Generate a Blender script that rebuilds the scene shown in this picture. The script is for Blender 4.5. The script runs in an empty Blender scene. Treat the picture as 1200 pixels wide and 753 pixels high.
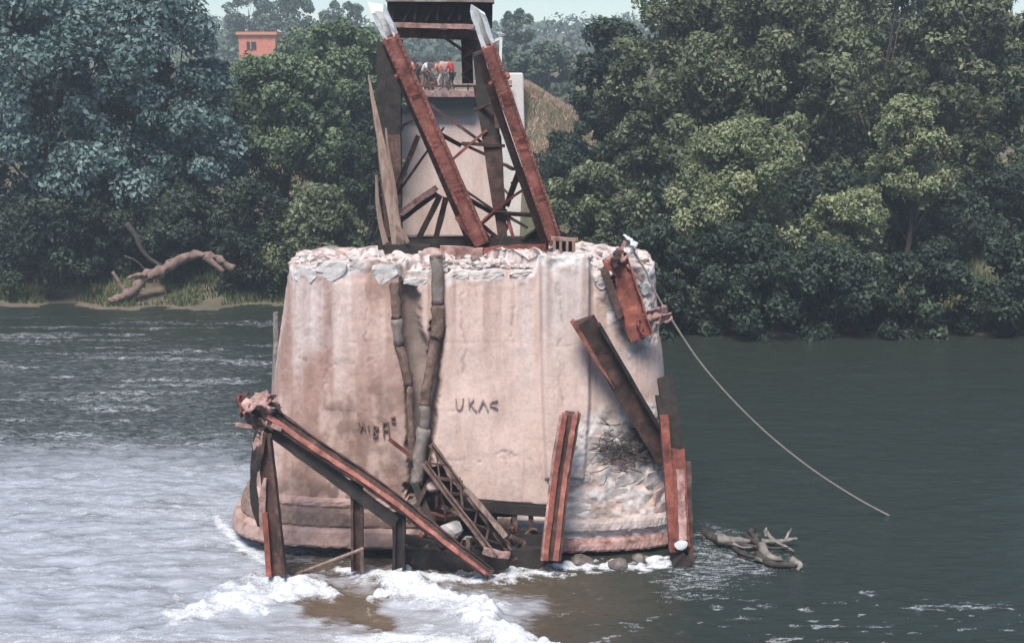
import bpy, bmesh, math, random
import numpy as np
from mathutils import Vector, Matrix
random.seed(7)
SC = bpy.context.scene
COL = SC.collection
R = math.radians

# ------------------------------------------------------------------ camera
EYE = 9.75
TILT = 11.4
cam_d = bpy.data.cameras.new('camera')
cam = bpy.data.objects.new('camera', cam_d); COL.objects.link(cam)
cam.location = (0, 0, EYE); cam.rotation_euler = (R(90 - TILT), 0, 0)
cam_d.sensor_width = 36; cam_d.lens = 45; cam_d.clip_start = 0.1; cam_d.clip_end = 3000
SC.camera = cam
# ------------------------------------------------------------------ light
SUN_EL, SUN_AZ = 60, 196          # degrees; azimuth measured clockwise from +Y (the view direction)
SKY_STRENGTH, SUN_POWER, EXPOSURE = 0.074, 3.4, 1.0
HAZE = 0.0012
w = bpy.data.worlds.new('World'); SC.world = w; w.use_nodes = True
nt = w.node_tree; nt.nodes.clear()
sky = nt.nodes.new('ShaderNodeTexSky'); sky.sky_type = 'NISHITA'; sky.sun_disc = False
sky.sun_elevation = R(SUN_EL); sky.sun_rotation = R(SUN_AZ)
sky.air_density = 1.0; sky.dust_density = .2; sky.ozone_density = 4.0
bg = nt.nodes.new('ShaderNodeBackground'); bg.inputs['Strength'].default_value = SKY_STRENGTH
wo = nt.nodes.new('ShaderNodeOutputWorld')
nt.links.new(sky.outputs[0], bg.inputs[0]); nt.links.new(bg.outputs[0], wo.inputs[0])
sd = bpy.data.lights.new('sun', 'SUN'); sd.energy = SUN_POWER; sd.angle = R(22); sd.color = (1, .93, .83)
sun = bpy.data.objects.new('sun', sd); COL.objects.link(sun)
sv = Vector((math.sin(R(SUN_AZ)) * math.cos(R(SUN_EL)), math.cos(R(SUN_AZ)) * math.cos(R(SUN_EL)), math.sin(R(SUN_EL))))
sun.rotation_euler = sv.to_track_quat('Z', 'Y').to_euler(); sun.location = sv * 60
SC.view_settings.view_transform = 'Standard'; SC.view_settings.look = 'None'
SC.view_settings.exposure = EXPOSURE; SC.view_settings.gamma = 1
SC.cycles.max_bounces = 6; SC.cycles.diffuse_bounces = 3; SC.cycles.volume_bounces = 1
SC.cycles.transparent_max_bounces = 4; SC.cycles.use_denoising = True

# ------------------------------------------------------------------ measuring helpers
FPX = 1500.0
ct, st = math.cos(R(TILT)), math.sin(R(TILT))
def ray(px, py):
    u, v = (px - 600) / FPX, (376.5 - py) / FPX
    return Vector((u, v * st + ct, v * ct - st))
def pt(px, py, D):
    d = ray(px, py); s = D / d.y
    return Vector((d.x * s, D, EYE + d.z * s))
def ptz(px, py, z=0.0):
    d = ray(px, py); s = (z - EYE) / d.z
    return Vector((d.x * s, d.y * s, z))
def proj(x, y, z):
    zz = z - EYE
    dep = y * ct - zz * st; up = y * st + zz * ct
    dep = np.where(np.abs(dep) < .01, .01, dep)
    return 600 + FPX * x / dep, 376.5 - FPX * up / dep

# ------------------------------------------------------------------ noise (numpy value noise)
_rs = np.random.RandomState(3); _P = _rs.permutation(512).astype(np.int64); _V = _rs.rand(512)
def vnoise(x, y, z=None):
    if z is None: z = np.zeros_like(x)
    xi, yi, zi = np.floor(x).astype(np.int64), np.floor(y).astype(np.int64), np.floor(z).astype(np.int64)
    fx, fy, fz = x - xi, y - yi, z - zi
    fx, fy, fz = [f * f * (3 - 2 * f) for f in (fx, fy, fz)]
    def h(a, b, c): return _V[_P[(_P[(_P[a & 511] + b) & 511] + c) & 511]]
    r = 0
    for dx in (0, 1):
        for dy in (0, 1):
            for dz in (0, 1):
                r = r + h(xi + dx, yi + dy, zi + dz) * (fx if dx else 1 - fx) * (fy if dy else 1 - fy) * (fz if dz else 1 - fz)
    return r
def fbm(x, y, z=None, o=4):
    r, a, t = 0, .5, 0
    if z is None: z = np.zeros_like(x)
    for i in range(o):
        r = r + a * vnoise(x * 2 ** i + 17.3 * i, y * 2 ** i + 5.1 * i, z * 2 ** i); t += a; a *= .5
    return r / t
def sstep(a, b, x):
    t = np.clip((x - a) / (b - a), 0, 1); return t * t * (3 - 2 * t)
def polymask(px, py, poly, soft=4.0):
    """1 inside the polygon, 0 outside, with a soft edge"""
    n = len(poly); ins = np.zeros(px.shape, bool); dmin = np.full(px.shape, 1e9)
    for i in range(n):
        x0, y0 = poly[i]; x1, y1 = poly[(i + 1) % n]
        c = ((y0 > py) != (y1 > py)) & (px < (x1 - x0) * (py - y0) / ((y1 - y0) or 1e-9) + x0)
        ins ^= c
        ex, ey = x1 - x0, y1 - y0
        t = np.clip(((px - x0) * ex + (py - y0) * ey) / (ex * ex + ey * ey), 0, 1)
        dmin = np.minimum(dmin, np.hypot(px - x0 - t * ex, py - y0 - t * ey))
    s = np.where(ins, dmin, -dmin)
    return sstep(-soft, soft, s)
def linemask(px, py, pts, wid):
    d = np.full(px.shape, 1e9)
    for (x0, y0), (x1, y1) in zip(pts[:-1], pts[1:]):
        ex, ey = x1 - x0, y1 - y0
        t = np.clip(((px - x0) * ex + (py - y0) * ey) / (ex * ex + ey * ey + 1e-9), 0, 1)
        d = np.minimum(d, np.hypot(px - x0 - t * ex, (py - y0 - t * ey)))
    return np.exp(-(d / wid) ** 2)

# ------------------------------------------------------------------ materials
def lin(r, g, b): return (r, g, b, 1)
class NT:
    def __init__(s, name):
        s.m = bpy.data.materials.new(name); s.m.use_nodes = True; s.t = s.m.node_tree
        s.b = s.t.nodes['Principled BSDF']; s.out = s.t.nodes['Material Output']
        s.tc = None
    def n(s, typ, **kw):
        nd = s.t.nodes.new(typ)
        for k, v in kw.items(): setattr(nd, k, v)
        return nd
    def l(s, a, b): s.t.links.new(a, b)
    def coord(s):
        if not s.tc: s.tc = s.n('ShaderNodeNewGeometry')
        return s.tc.outputs['Position']
    def noise(s, scale, detail=5, rough=.6, stretch=None, dist=0):
        nd = s.n('ShaderNodeTexNoise'); nd.inputs['Scale'].default_value = scale
        nd.inputs['Detail'].default_value = detail; nd.inputs['Roughness'].default_value = rough
        nd.inputs['Distortion'].default_value = dist
        src = s.coord()
        if stretch:
            mp = s.n('ShaderNodeMapping'); mp.inputs['Scale'].default_value = stretch
            s.l(src, mp.inputs['Vector']); src = mp.outputs[0]
        s.l(src, nd.inputs['Vector']); return nd.outputs['Fac']
    def ramp(s, fac, stops):
        nd = s.n('ShaderNodeValToRGB'); cr = nd.color_ramp
        while len(cr.elements) < len(stops): cr.elements.new(.5)
        for e, (p, c) in zip(cr.elements, stops):
            e.position = p; e.color = c if isinstance(c, tuple) else (c, c, c, 1)
        s.l(fac, nd.inputs[0]); return nd.outputs[0]
    def mix(s, fac, a, b, mode='MIX'):
        nd = s.n('ShaderNodeMix', data_type='RGBA', blend_type=mode)
        for sock, v in ((nd.inputs[0], fac), (nd.inputs[6], a), (nd.inputs[7], b)):
            if hasattr(v, 'links'): s.l(v, sock)
            else: sock.default_value = v
        return nd.outputs[2]
    def math(s, op, a, b=0.0, clamp=False):
        nd = s.n('ShaderNodeMath', operation=op, use_clamp=clamp)
        for sock, v in ((nd.inputs[0], a), (nd.inputs[1], b)):
            if hasattr(v, 'links'): s.l(v, sock)
            else: sock.default_value = v
        return nd.outputs[0]
    def attr(s, name): 
        nd = s.n('ShaderNodeAttribute', attribute_name=name); return nd
    def bump(s, h, strength=.5, dist=.02, normal=None):
        nd = s.n('ShaderNodeBump'); nd.inputs['Strength'].default_value = strength; nd.inputs['Distance'].default_value = dist
        s.l(h, nd.inputs['Height'])
        if normal: s.l(normal, nd.inputs['Normal'])
        s.l(nd.outputs[0], s.b.inputs['Normal']); return nd.outputs[0]
    def col(s, c): s.l(c, s.b.inputs['Base Color']) if hasattr(c, 'links') else setattr(s.b.inputs['Base Color'], 'default_value', c)
    def rough(s, r): s.l(r, s.b.inputs['Roughness']) if hasattr(r, 'links') else setattr(s.b.inputs['Roughness'], 'default_value', r)
M = {}
def mottled(name, cols, scale=3, rough=.85, bump=.5, bd=.02, bscale=None, stretch=None, metal=0, patch=None):
    t = NT(name); k = len(cols)
    f = t.noise(scale, 8, .68, stretch)
    c = t.ramp(f, [(.28 + .44 * i / max(k - 1, 1), lin(*cc)) for i, cc in enumerate(cols)])
    g = t.noise(scale * 9, 4, .6)
    c = t.mix(.35, c, t.ramp(g, [(.3, .35), (.7, 1.0)]), 'MULTIPLY')
    if patch:
        p1 = t.noise(1.7, 9, .72, dist=.6); p2 = t.noise(26, 6, .75)
        c = t.mix(.85, c, t.ramp(p1, [(.34, lin(.42, .40, .42)), (.5, lin(.95, .95, .95)), (.66, lin(1.55, 1.5, 1.5))]), 'MULTIPLY')
        c = t.mix(t.ramp(p2, [(.60, 0.), (.70, .55)]), c, lin(*patch))
    t.col(c); t.rough(rough); t.b.inputs['Metallic'].default_value = metal
    t.bump(t.noise(bscale or scale * 5, 8, .7), bump, bd)
    M[name] = t.m; return t.m
mottled('red_oxide', [(.09, .042, .036), (.27, .088, .066), (.36, .135, .105), (.46, .24, .20)], 4.5, .8, .7, .014, patch=(.36, .22, .19))
mottled('rust_red', [(.05, .018, .014), (.17, .046, .034), (.26, .078, .056), (.36, .17, .13)], 4, .85, .8, .018, patch=(.30, .15, .12))
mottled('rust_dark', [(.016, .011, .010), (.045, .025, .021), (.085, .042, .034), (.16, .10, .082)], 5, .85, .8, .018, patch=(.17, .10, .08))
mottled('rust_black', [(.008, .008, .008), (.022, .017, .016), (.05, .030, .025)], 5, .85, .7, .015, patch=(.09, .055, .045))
mottled('rust_pink', [(.11, .050, .042), (.28, .15, .13), (.42, .27, .25), (.50, .36, .34)], 5, .85, .8, .018, patch=(.12, .05, .04))
mottled('plain_white', [(.55, .55, .55), (.74, .75, .76), (.80, .80, .80)], 5, .6, .35, .01)
mottled('tan_wood', [(.10, .065, .05), (.26, .18, .145), (.40, .30, .25)], 4, .9, .7, .02, stretch=(3, 3, .5))
mottled('grey_wood', [(.08, .07, .062), (.19, .17, .155), (.36, .34, .32)], 6, .9, .6, .015)
mottled('pink_log', [(.07, .048, .04), (.19, .125, .105), (.33, .235, .21)], 5, .9, .8, .03)
mottled('dark_root', [(.02, .017, .014), (.05, .042, .036), (.10, .085, .075)], 5, .95, .7, .02)
mottled('bark', [(.03, .024, .018), (.07, .055, .042), (.12, .10, .08)], 6, .95, .8, .02)
mottled('pale_stone', [(.30, .25, .235), (.48, .43, .41), (.62, .58, .57)], 4, .9, .7, .025)
mottled('pink_stone', [(.24, .15, .13), (.40, .28, .255), (.52, .42, .40)], 4, .9, .7, .025)
mottled('pier_rough', [(.22, .175, .16), (.42, .35, .335), (.58, .53, .52)], 3, .92, .8, .03)
mottled('wet_stone', [(.05, .042, .036), (.13, .11, .10), (.24, .20, .19)], 4, .5, .6, .025)
mottled('white_stone', [(.34, .305, .295), (.52, .49, .48), (.66, .64, .635)], 4, .9, .6, .02)
mottled('pipe_grey', [(.07, .05, .042), (.17, .135, .12), (.33, .30, .29)], 3, .7, .4, .012)
mottled('pipe_rust', [(.05, .03, .024), (.14, .085, .068), (.27, .19, .165)], 5, .9, .8, .03)
mottled('far_concrete', [(.46, .34, .305), (.60, .46, .42), (.68, .55, .52)], 1.2, .9, .4, .02, stretch=(1, 1, .35))
mottled('far_white', [(.56, .52, .51), (.70, .67, .66)], 1.5, .9, .4, .02)
mottled('deck_plank', [(.20, .14, .12), (.38, .29, .26), (.50, .41, .38)], 3, .9, .5, .02)
mottled('cable', [(.20, .18, .15), (.36, .33, .29)], 8, .8, .4, .01)
mottled('orange_brick', [(.42, .13, .085), (.58, .20, .13), (.62, .26, .19)], 2, .9, .4, .02)
mottled('dark_opening', [(.012, .012, .013), (.02, .02, .02)], 2, .7, .2, .01)
mottled('letter_grey', [(.22, .165, .15), (.44, .34, .31)], 8, .95, .2, .005)
mottled('letter_rust', [(.09, .05, .04), (.20, .12, .10)], 8, .95, .2, .005)
mottled('skin', [(.30, .17, .12), (.36, .21, .15)], 4, .6, .1, .003)
mottled('hair', [(.012, .009, .008), (.03, .022, .018)], 20, .6, .3, .004)
for nm, c in dict(shirt_white=(.72, .70, .70), shirt_orange=(.62, .26, .16), shirt_red=(.50, .04, .035), shirt_pink=(.60, .36, .33), shirt_brown=(.25, .12, .10),
                  trouser_dark=(.025, .024, .028), trouser_pale=(.55, .42, .40), trouser_grey=(.12, .11, .12), cloth_white=(.75, .74, .72)).items():
    mottled(nm, [tuple(.8 * v for v in c), c], 6, .9, .3, .01)

def leaf_mat(name, dark, mid, light):
    t = NT(name)
    g = t.n('ShaderNodeNewGeometry'); a = t.attr('tone')
    f = t.math('ADD', t.math('MULTIPLY', g.outputs['Random Per Island'], .45), t.math('MULTIPLY', a.outputs['Fac'], .60), True)
    t.col(t.ramp(f, [(.1, lin(*dark)), (.5, lin(*mid)), (.95, lin(*light))]))
    t.rough(.6)
    t.b.inputs['Specular IOR Level'].default_value = .35
    tr = t.n('ShaderNodeBsdfTranslucent'); t.l(t.b.inputs['Base Color'].links[0].from_socket, tr.inputs[0])
    mx = t.n('ShaderNodeMixShader'); mx.inputs[0].default_value = .22
    t.l(t.b.outputs[0], mx.inputs[1]); t.l(tr.outputs[0], mx.inputs[2]); t.l(mx.outputs[0], t.out.inputs[0])
    M[name] = t.m
leaf_mat('leaf_blue', (.024, .050, .050), (.085, .140, .135), (.21, .29, .285))
leaf_mat('leaf_green', (.024, .046, .022), (.085, .130, .068), (.20, .255, .145))
leaf_mat('leaf_olive', (.030, .042, .020), (.092, .112, .060), (.22, .24, .140))
leaf_mat('leaf_dark', (.010, .020, .014), (.024, .042, .027), (.066, .092, .056))  # dark green, deepened to put the shadow under the trees into the leaves
leaf_mat('leaf_willow', (.08, .10, .055), (.17, .195, .10), (.30, .32, .18))
leaf_mat('leaf_far', (.04, .07, .05), (.08, .12, .085), (.13, .17, .12))
leaf_mat('grass_green', (.03, .05, .02), (.075, .10, .04), (.14, .16, .07))
leaf_mat('grass_brown', (.10, .075, .05), (.34, .24, .165), (.46, .36, .27))

# ------------------------------------------------------------------ mesh builder
ORG = {}
class MB:
    def __init__(s): s.v = []; s.f = []; s.mi = []
    def add(s, verts, faces, mi=0):
        b = len(s.v); s.v += [tuple(p) for p in verts]; s.f += [tuple(b + i for i in f) for f in faces]; s.mi += [mi] * len(faces); return s
    def build(s, name, mat, parent=None, smooth=False, bevel=0):
        me = bpy.data.meshes.new(name)
        o = ORG.get(parent.name, Vector((0, 0, 0))) if parent else Vector((0, 0, 0))
        me.from_pydata([(x - o.x, y - o.y, z - o.z) for x, y, z in s.v], [], s.f)
        for m_ in (mat if isinstance(mat, (list, tuple)) else [mat]): me.materials.append(M[m_])
        if any(s.mi): me.polygons.foreach_set('material_index', s.mi)
        me.update()
        ob = bpy.data.objects.new(name, me); COL.objects.link(ob)
        if smooth: me.polygons.foreach_set('use_smooth', [True] * len(me.polygons))
        if bevel:
            bm = bmesh.new(); bm.from_mesh(me)
            es = [e for e in bm.edges if len(e.link_faces) == 2 and e.calc_face_angle(0) > .6]
            bmesh.ops.bevel(bm, geom=es, offset=bevel, segments=1, affect='EDGES'); bm.to_mesh(me); bm.free()
        if parent: ob.parent = parent; ORG[ob.name] = o
        return ob
    def box(s, c, size, rot=None):
        x, y, z = [d / 2 for d in size]; m3 = rot or Matrix.Identity(3)
        vs = [Vector(c) + m3 @ Vector((a * x, b * y, d * z)) for a in (-1, 1) for b in (-1, 1) for d in (-1, 1)]
        return s.add(vs, [(0, 1, 3, 2), (4, 6, 7, 5), (0, 4, 5, 1), (2, 3, 7, 6), (0, 2, 6, 4), (1, 5, 7, 3)])
    def sweep(s, sec, pts, up=(0, 0, 1), scales=None, jag0=0, jag1=0, twist=0, wob=0, mi=0, closed=True):
        """sweep a closed 2-D section (side, up) along points"""
        pts = [Vector(p) for p in pts]; n = len(pts); k = len(sec); V = []; F = []
        for i, p in enumerate(pts):
            d = (pts[min(i + 1, n - 1)] - pts[max(i - 1, 0)]).normalized()
            sd_ = d.cross(Vector(up)); sd_ = sd_.normalized() if sd_.length > 1e-4 else d.orthogonal().normalized()
            u = sd_.cross(d)
            a = twist * i / max(n - 1, 1); ca, sa = math.cos(a), math.sin(a)
            sc = scales[i] if scales else 1
            for (x, y) in sec:
                q = p + sd_ * (x * ca - y * sa) * sc + u * (x * sa + y * ca) * sc
                if i == 0 and jag0: q -= d * random.uniform(0, jag0)
                if i == n - 1 and jag1: q += d * random.uniform(0, jag1)
                if wob: q += Vector((random.uniform(-wob, wob), random.uniform(-wob, wob), random.uniform(-wob, wob)))
                V.append(q)
        for i in range(n - 1):
            for j in range(k):
                a_, b_ = i * k + j, i * k + (j + 1) % k
                F.append((a_, b_, b_ + k, a_ + k))
        F.append(tuple(range(k - 1, -1, -1))); F.append(tuple((n - 1) * k + j for j in range(k)))
        return s.add(V, F, mi)
    def tube(s, pts, rad, n=6, wob=0, mi=0):
        if not isinstance(rad, (list, tuple)): rad = [rad] * len(pts)
        sec = [(math.cos(2 * math.pi * j / n), math.sin(2 * math.pi * j / n)) for j in range(n)]
        d = (Vector(pts[-1]) - Vector(pts[0])).normalized()
        up = (0, 0, 1) if abs(d.z) < .8 else (0, 1, 0)
        return s.sweep(sec, pts, up, rad, wob=wob, mi=mi)
    def rock(s, c, size, seed=0, sub=1, rot=None):
        bm = bmesh.new(); bmesh.ops.create_icosphere(bm, subdivisions=sub, radius=.5)
        rr = random.Random(seed); m3 = rot or Matrix.Rotation(rr.uniform(0, 6), 3, Vector((rr.uniform(-1, 1), rr.uniform(-1, 1), rr.uniform(-1, 1))).normalized())
        planes = [(Vector((rr.gauss(0, 1), rr.gauss(0, 1), rr.gauss(0, 1))).normalized(), rr.uniform(.24, .42)) for _ in range(7)]
        vs = []
        for v in bm.verts:
            p = v.co.copy()
            for n_, d_ in planes:
                e = p.dot(n_) - d_
                if e > 0: p -= n_ * e * .9
            p = m3 @ p * 1.15
            vs.append(Vector(c) + Vector((p.x * size[0], p.y * size[1], p.z * size[2])))
        s.add(vs, [[v.index for v in f.verts] for f in bm.faces]); bm.free(); return s
def line(a, b, n=2, sag=0):
    a, b = Vector(a), Vector(b); out = []
    for i in range(n):
        t_ = i / (n - 1); out.append(a.lerp(b, t_) + Vector((0, 0, -sag * 4 * t_ * (1 - t_) + sag * .35 * math.sin(t_ * 9))))
    return out
def smooth_path(pts, k=6):
    pts = [Vector(p) for p in pts]; out = []
    for i in range(len(pts) - 1):
        p0, p1, p2, p3 = pts[max(i - 1, 0)], pts[i], pts[i + 1], pts[min(i + 2, len(pts) - 1)]
        for j in range(k):
            t = j / k
            out.append(.5 * ((2 * p1) + (p2 - p0) * t + (2 * p0 - 5 * p1 + 4 * p2 - p3) * t * t + (3 * p1 - p0 - 3 * p2 + p3) * t ** 3))
    out.append(pts[-1]); return out
def sec_I(w_, h_, t=.03):
    a, b, c = w_ / 2, h_ / 2, t / 2
    return [(-a, -b), (a, -b), (a, -b + t), (c, -b + t), (c, b - t), (a, b - t), (a, b), (-a, b), (-a, b - t), (-c, b - t), (-c, -b + t), (-a, -b + t)]
def sec_C(w_, h_, t=.03):   # channel, open towards +up
    a, b = w_ / 2, h_ / 2
    return [(-a, -b), (a, -b), (a, b), (a - t, b), (a - t, -b + t), (-a + t, -b + t), (-a + t, b), (-a, b)]
def sec_L(w_, t=.02): return [(0, 0), (w_, 0), (w_, t), (t, t), (t, w_), (0, w_)]
def sec_B(w_, h_): return [(-w_ / 2, -h_ / 2), (w_ / 2, -h_ / 2), (w_ / 2, h_ / 2), (-w_ / 2, h_ / 2)]

def thing(name, label, cat, loc, group=None):
    o = bpy.data.objects.new(name, None); COL.objects.link(o); o.empty_display_size = .2
    o.location = loc; ORG[o.name] = Vector(loc)
    return tag(o, label, cat, group)
def tag(o, label, cat, group=None):
    o['label'] = label; o['category'] = cat
    if group: o['group'] = group
    return o
def kind(o, k): o['kind'] = k; return o
def np_mesh(name, verts, quads, mats, attrs=None, smooth=False, parent=None, vattrs=None, vcol=None):
    me = bpy.data.meshes.new(name); nv, nf = len(verts), len(quads); k = quads.shape[1]
    if parent is not None: verts = verts - np.array(ORG[parent.name])
    me.vertices.add(nv); me.vertices.foreach_set('co', verts.astype(np.float32).ravel())
    me.loops.add(nf * k); me.loops.foreach_set('vertex_index', quads.astype(np.int32).ravel())
    me.polygons.add(nf); me.polygons.foreach_set('loop_start', np.arange(0, nf * k, k, dtype=np.int32))
    me.polygons.foreach_set('loop_total', np.full(nf, k, np.int32))
    if smooth: me.polygons.foreach_set('use_smooth', np.ones(nf, bool))
    for m_ in mats: me.materials.append(M[m_])
    for nm, a in (attrs or {}).items():
        me.attributes.new(nm, 'FLOAT', 'FACE').data.foreach_set('value', a.astype(np.float32))
    for nm, a in (vattrs or {}).items():
        me.attributes.new(nm, 'FLOAT', 'POINT').data.foreach_set('value', a.astype(np.float32))
    for nm, a in (vcol or {}).items():
        me.attributes.new(nm, 'FLOAT_COLOR', 'POINT').data.foreach_set('color', np.concatenate([a, np.ones((len(a), 1))], 1).astype(np.float32).ravel())
    me.update(); me.validate()
    o = bpy.data.objects.new(name, me); COL.objects.link(o)
    if parent is not None: o.parent = parent; ORG[o.name] = ORG[parent.name]
    return o
def grid_quads(nr, nc, wrap=False):
    i = np.arange(nr - 1)[:, None]; j = np.arange(nc if wrap else nc - 1)[None, :]
    a = i * nc + j; b = i * nc + (j + 1) % nc
    return np.stack([a, b, b + nc, a + nc], -1).reshape(-1, 4)

# ================================================================== SETTING: terrain
def bank_y(x): return 48.6 - 2.6 * np.tanh((x - 1) / 6.0) + .5 * np.sin(x * .55) + .35 * np.sin(x * 1.7 + 1)
EMB_X = -2.95
def ground_h(x, y):
    d = y - bank_y(x)
    h = np.where(d < 0, np.maximum(d * .35, -1.8), 1.05 * sstep(0, 4.2, d) + .5 * sstep(3, 14, d) + np.clip((d - 6) * .055, 0, 3.2))
    h = h + np.where(d > 40, 5.0 * sstep(55, 130, d), 0) + 9 * sstep(140, 330, d) * (.75 + .5 * fbm(x * .008 + 3, y * .008, o=3))
    h = h + np.where(d > .5, (fbm(x * .25, y * .25, o=4) - .5) * .8 * sstep(.5, 6, d), 0)
    ch = sstep(5.6, 4.2, np.abs(x + 3.1)) * sstep(78, 75, y)
    h = h * (1 - ch) - .6 * ch
    # approach embankment behind the far pier
    e = 8.05 - np.maximum(np.abs(x - EMB_X) - 4.2, 0) * .62 - np.maximum(76.5 - y, 0) * np.where(np.abs(x - EMB_X) < 3.55, 9, .8)
    e = e + (fbm(x * .6, y * .6, o=3) - .5) * .4
    e = np.where(y > 150, e - (y - 150) * .1, e)
    return np.maximum(h, np.where(d > 4, e, -9))
def warp(lo, a, b, hi, n_mid, n_out):
    m_ = np.linspace(a, b, n_mid)
    t = (np.linspace(0, 1, n_out + 1)[1:]) ** 2
    return np.concatenate([(a - t * (a - lo))[::-1], m_, b + t * (hi - b)])
gx = warp(-330, -26, 26, 330, 190, 60); gy = np.concatenate([np.linspace(-120, 38, 20)[:-1], np.linspace(38, 90, 190), 90 + np.linspace(0, 1, 81)[1:] ** 1.6 * 370])
X, Y = np.meshgrid(gx, gy); Z = ground_h(X, Y)
t = NT('ground')
f1 = t.noise(.5, 8, .65); f2 = t.noise(5, 8, .7)
c = t.ramp(f1, [(.32, lin(.055, .065, .03)), (.5, lin(.11, .10, .06)), (.66, lin(.17, .125, .095))])
c = t.mix(.5, c, t.ramp(f2, [(.3, .4), (.7, 1.)]), 'MULTIPLY')
sx = t.n('ShaderNodeSeparateXYZ'); t.l(t.coord(), sx.inputs[0])
mud = t.math('SUBTRACT', .45, sx.outputs['Z'], True)
c = t.mix(mud, c, t.ramp(f2, [(.3, lin(.07, .05, .042)), (.7, lin(.17, .125, .11))]))
t.col(c); t.rough(.95); t.bump(f2, .8, .08); M['ground'] = t.m
g = np_mesh('ground', np.stack([X.ravel(), Y.ravel(), Z.ravel()], 1), grid_quads(*X.shape), ['ground'], smooth=True); kind(g, 'structure')

# ================================================================== SETTING: river
PIER_CX, PIER_CY = -.86, 26.5
wx = warp(-320, -13.5, 13.5, 320, 430, 90)
wy = np.concatenate([np.linspace(-115, 18.5, 26)[:-1], np.linspace(18.5, 30, 240)[:-1], np.linspace(30, 53, 150)[:-1], np.linspace(53, 80, 50)])
X, Y = np.meshgrid(wx, wy)
px, py = proj(X, Y, np.zeros_like(X)); vis = (Y > 17)
n_big = fbm(X * .9 + 5, Y * 1.6, o=4); n_mid = fbm(X * 2.6, Y * 4.2 + 9, o=4); n_f = fbm(X * 6, Y * 8 + 2, o=3)
wpx = px + (n_big - .5) * 90; wpy = py + (n_mid - .5) * 26
left = sstep(470, 250, wpx + np.clip(640 - wpy, -60, 300) * .15)
milk = left * (sstep(495, 575, wpy) * .36 + .20 * sstep(355, 430, wpy))
milk = np.maximum(milk, polymask(wpx, wpy, [(-300, 640), (330, 655), (470, 672), (620, 700), (640, 800), (-300, 800)], 26) * .46)
streak = sstep(.50, .66, fbm(X * .35 + 2, Y * 2.4, o=4)) * sstep(560, 300, wpx) * sstep(352, 390, py) * .30
mk2 = polymask(wpx, wpy, [(372, 686), (455, 690), (470, 712), (440, 738), (370, 726), (345, 705)], 12) + polymask(wpx, wpy, [(290, 650), (325, 672), (420, 672), (420, 655)], 8)
milk0 = np.clip(milk * 1.5, 0, .75) * (1 - .85 * np.clip(mk2, 0, 1)); milk = np.maximum(milk * .35, streak)
c1 = linemask(wpx, wpy, [(215, 722), (290, 706), (345, 688), (372, 690)], 13)
c2 = linemask(wpx, wpy, [(445, 702), (480, 689), (505, 697), (540, 716), (580, 736), (620, 760), (660, 790)], 15)
c3 = linemask(px + (n_mid - .5) * 30, py + (n_f - .5) * 16, [(400, 668), (430, 676), (500, 682), (570, 680), (625, 674), (660, 668)], 6.5)
c4 = linemask(px + (n_mid - .5) * 34, py + (n_f - .5) * 18, [(655, 668), (700, 664), (745, 664), (785, 660)], 6)
c5 = linemask(wpx, wpy, [(380, 760), (450, 748), (560, 758)], 16) * .8
c6 = linemask(px, py + (n_f - .5) * 10, [(255, 610), (285, 640), (325, 668)], 7) * .7
murk = polymask(wpx, wpy, [(375, 688), (455, 692), (470, 712), (440, 735), (375, 722), (352, 705)], 9) * .55
foam = np.clip(np.maximum.reduce([milk, c1 * .78, c2 * .84, c3 * .75, c4 * .85, c5, c6]) - murk * (1 - np.maximum(c1, c2)), 0, 1.15) * vis
smear = polymask(wpx, wpy, [(800, 648), (830, 610), (905, 640), (935, 665), (830, 700), (760, 700)], 16) * .30
foam = np.maximum(foam, smear * vis)
flk = sstep(.60, .74, fbm(X * 2.4 + 4, Y * 7, o=3)) * sstep(600, 690, px) * sstep(672, 715, py + (n_big - .5) * 60) * .34
foam = np.maximum(foam, flk * vis)
amp = .05 + .10 * np.clip(foam, 0, 1) + .03 * sstep(550, 300, px)
Z = (n_big - .5) * amp * 1.5 + (n_mid - .5) * amp * 1.1 + (n_f - .5) * amp * .55
Z += .13 * c1 + .22 * c2 + (n_f - .5) * .24 * np.maximum(c1, c2) + .07 * c3 + .06 * c4 - .12 * murk
Z *= np.where((Y > 14) & (np.abs(X) < 60), 1, .2)
brown = sstep(820, 480, wpx) * sstep(600, 690, py) * sstep(250, 380, wpx)
t = NT('river_water')
af = t.attr('foam').outputs['Fac']; ab = t.attr('brown').outputs['Fac']
nn = t.noise(6, 9, .74, (.6, 1.9, 1), .5); n2 = t.noise(28, 5, .7)
ff = t.math('ADD', af, t.math('MULTIPLY', t.math('SUBTRACT', nn, .5), 1.5))
ff = t.math('ADD', ff, t.math('MULTIPLY', t.math('SUBTRACT', n2, .5), .95))
fmask = t.math('MULTIPLY', t.ramp(ff, [(.26, 0.), (.44, .42), (.66, .9), (.85, 1.)]), t.ramp(af, [(.02, 0.), (.14, 1.)]))
base = t.mix(ab, lin(.022, .029, .024), lin(.095, .068, .047))
sn = t.noise(1.6, 7, .62, (.45, 2.1, 1), .4)
mk_ = t.math('MULTIPLY', t.attr('milk').outputs['Fac'], t.ramp(t.math('ADD', t.attr('milk').outputs['Fac'], t.math('ADD', t.math('MULTIPLY', t.math('SUBTRACT', nn, .5), 2.2), t.math('MULTIPLY', t.math('SUBTRACT', n2, .5), .5))), [(.22, .05), (.40, .8), (.6, 1.0)]))
mm = t.math('MULTIPLY', mk_, t.ramp(sn, [(.30, .45), (.52, 1.0), (.70, 1.25)]), True)
base = t.mix(mm, base, lin(.36, .385, .44))
t.col(t.mix(fmask, base, t.ramp(n2, [(.3, lin(.40, .42, .46)), (.7, lin(.66, .69, .74))])))
t.rough(t.ramp(fmask, [(0., .07), (.6, .75)]))
t.b.inputs['IOR'].default_value = 1.33
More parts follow.
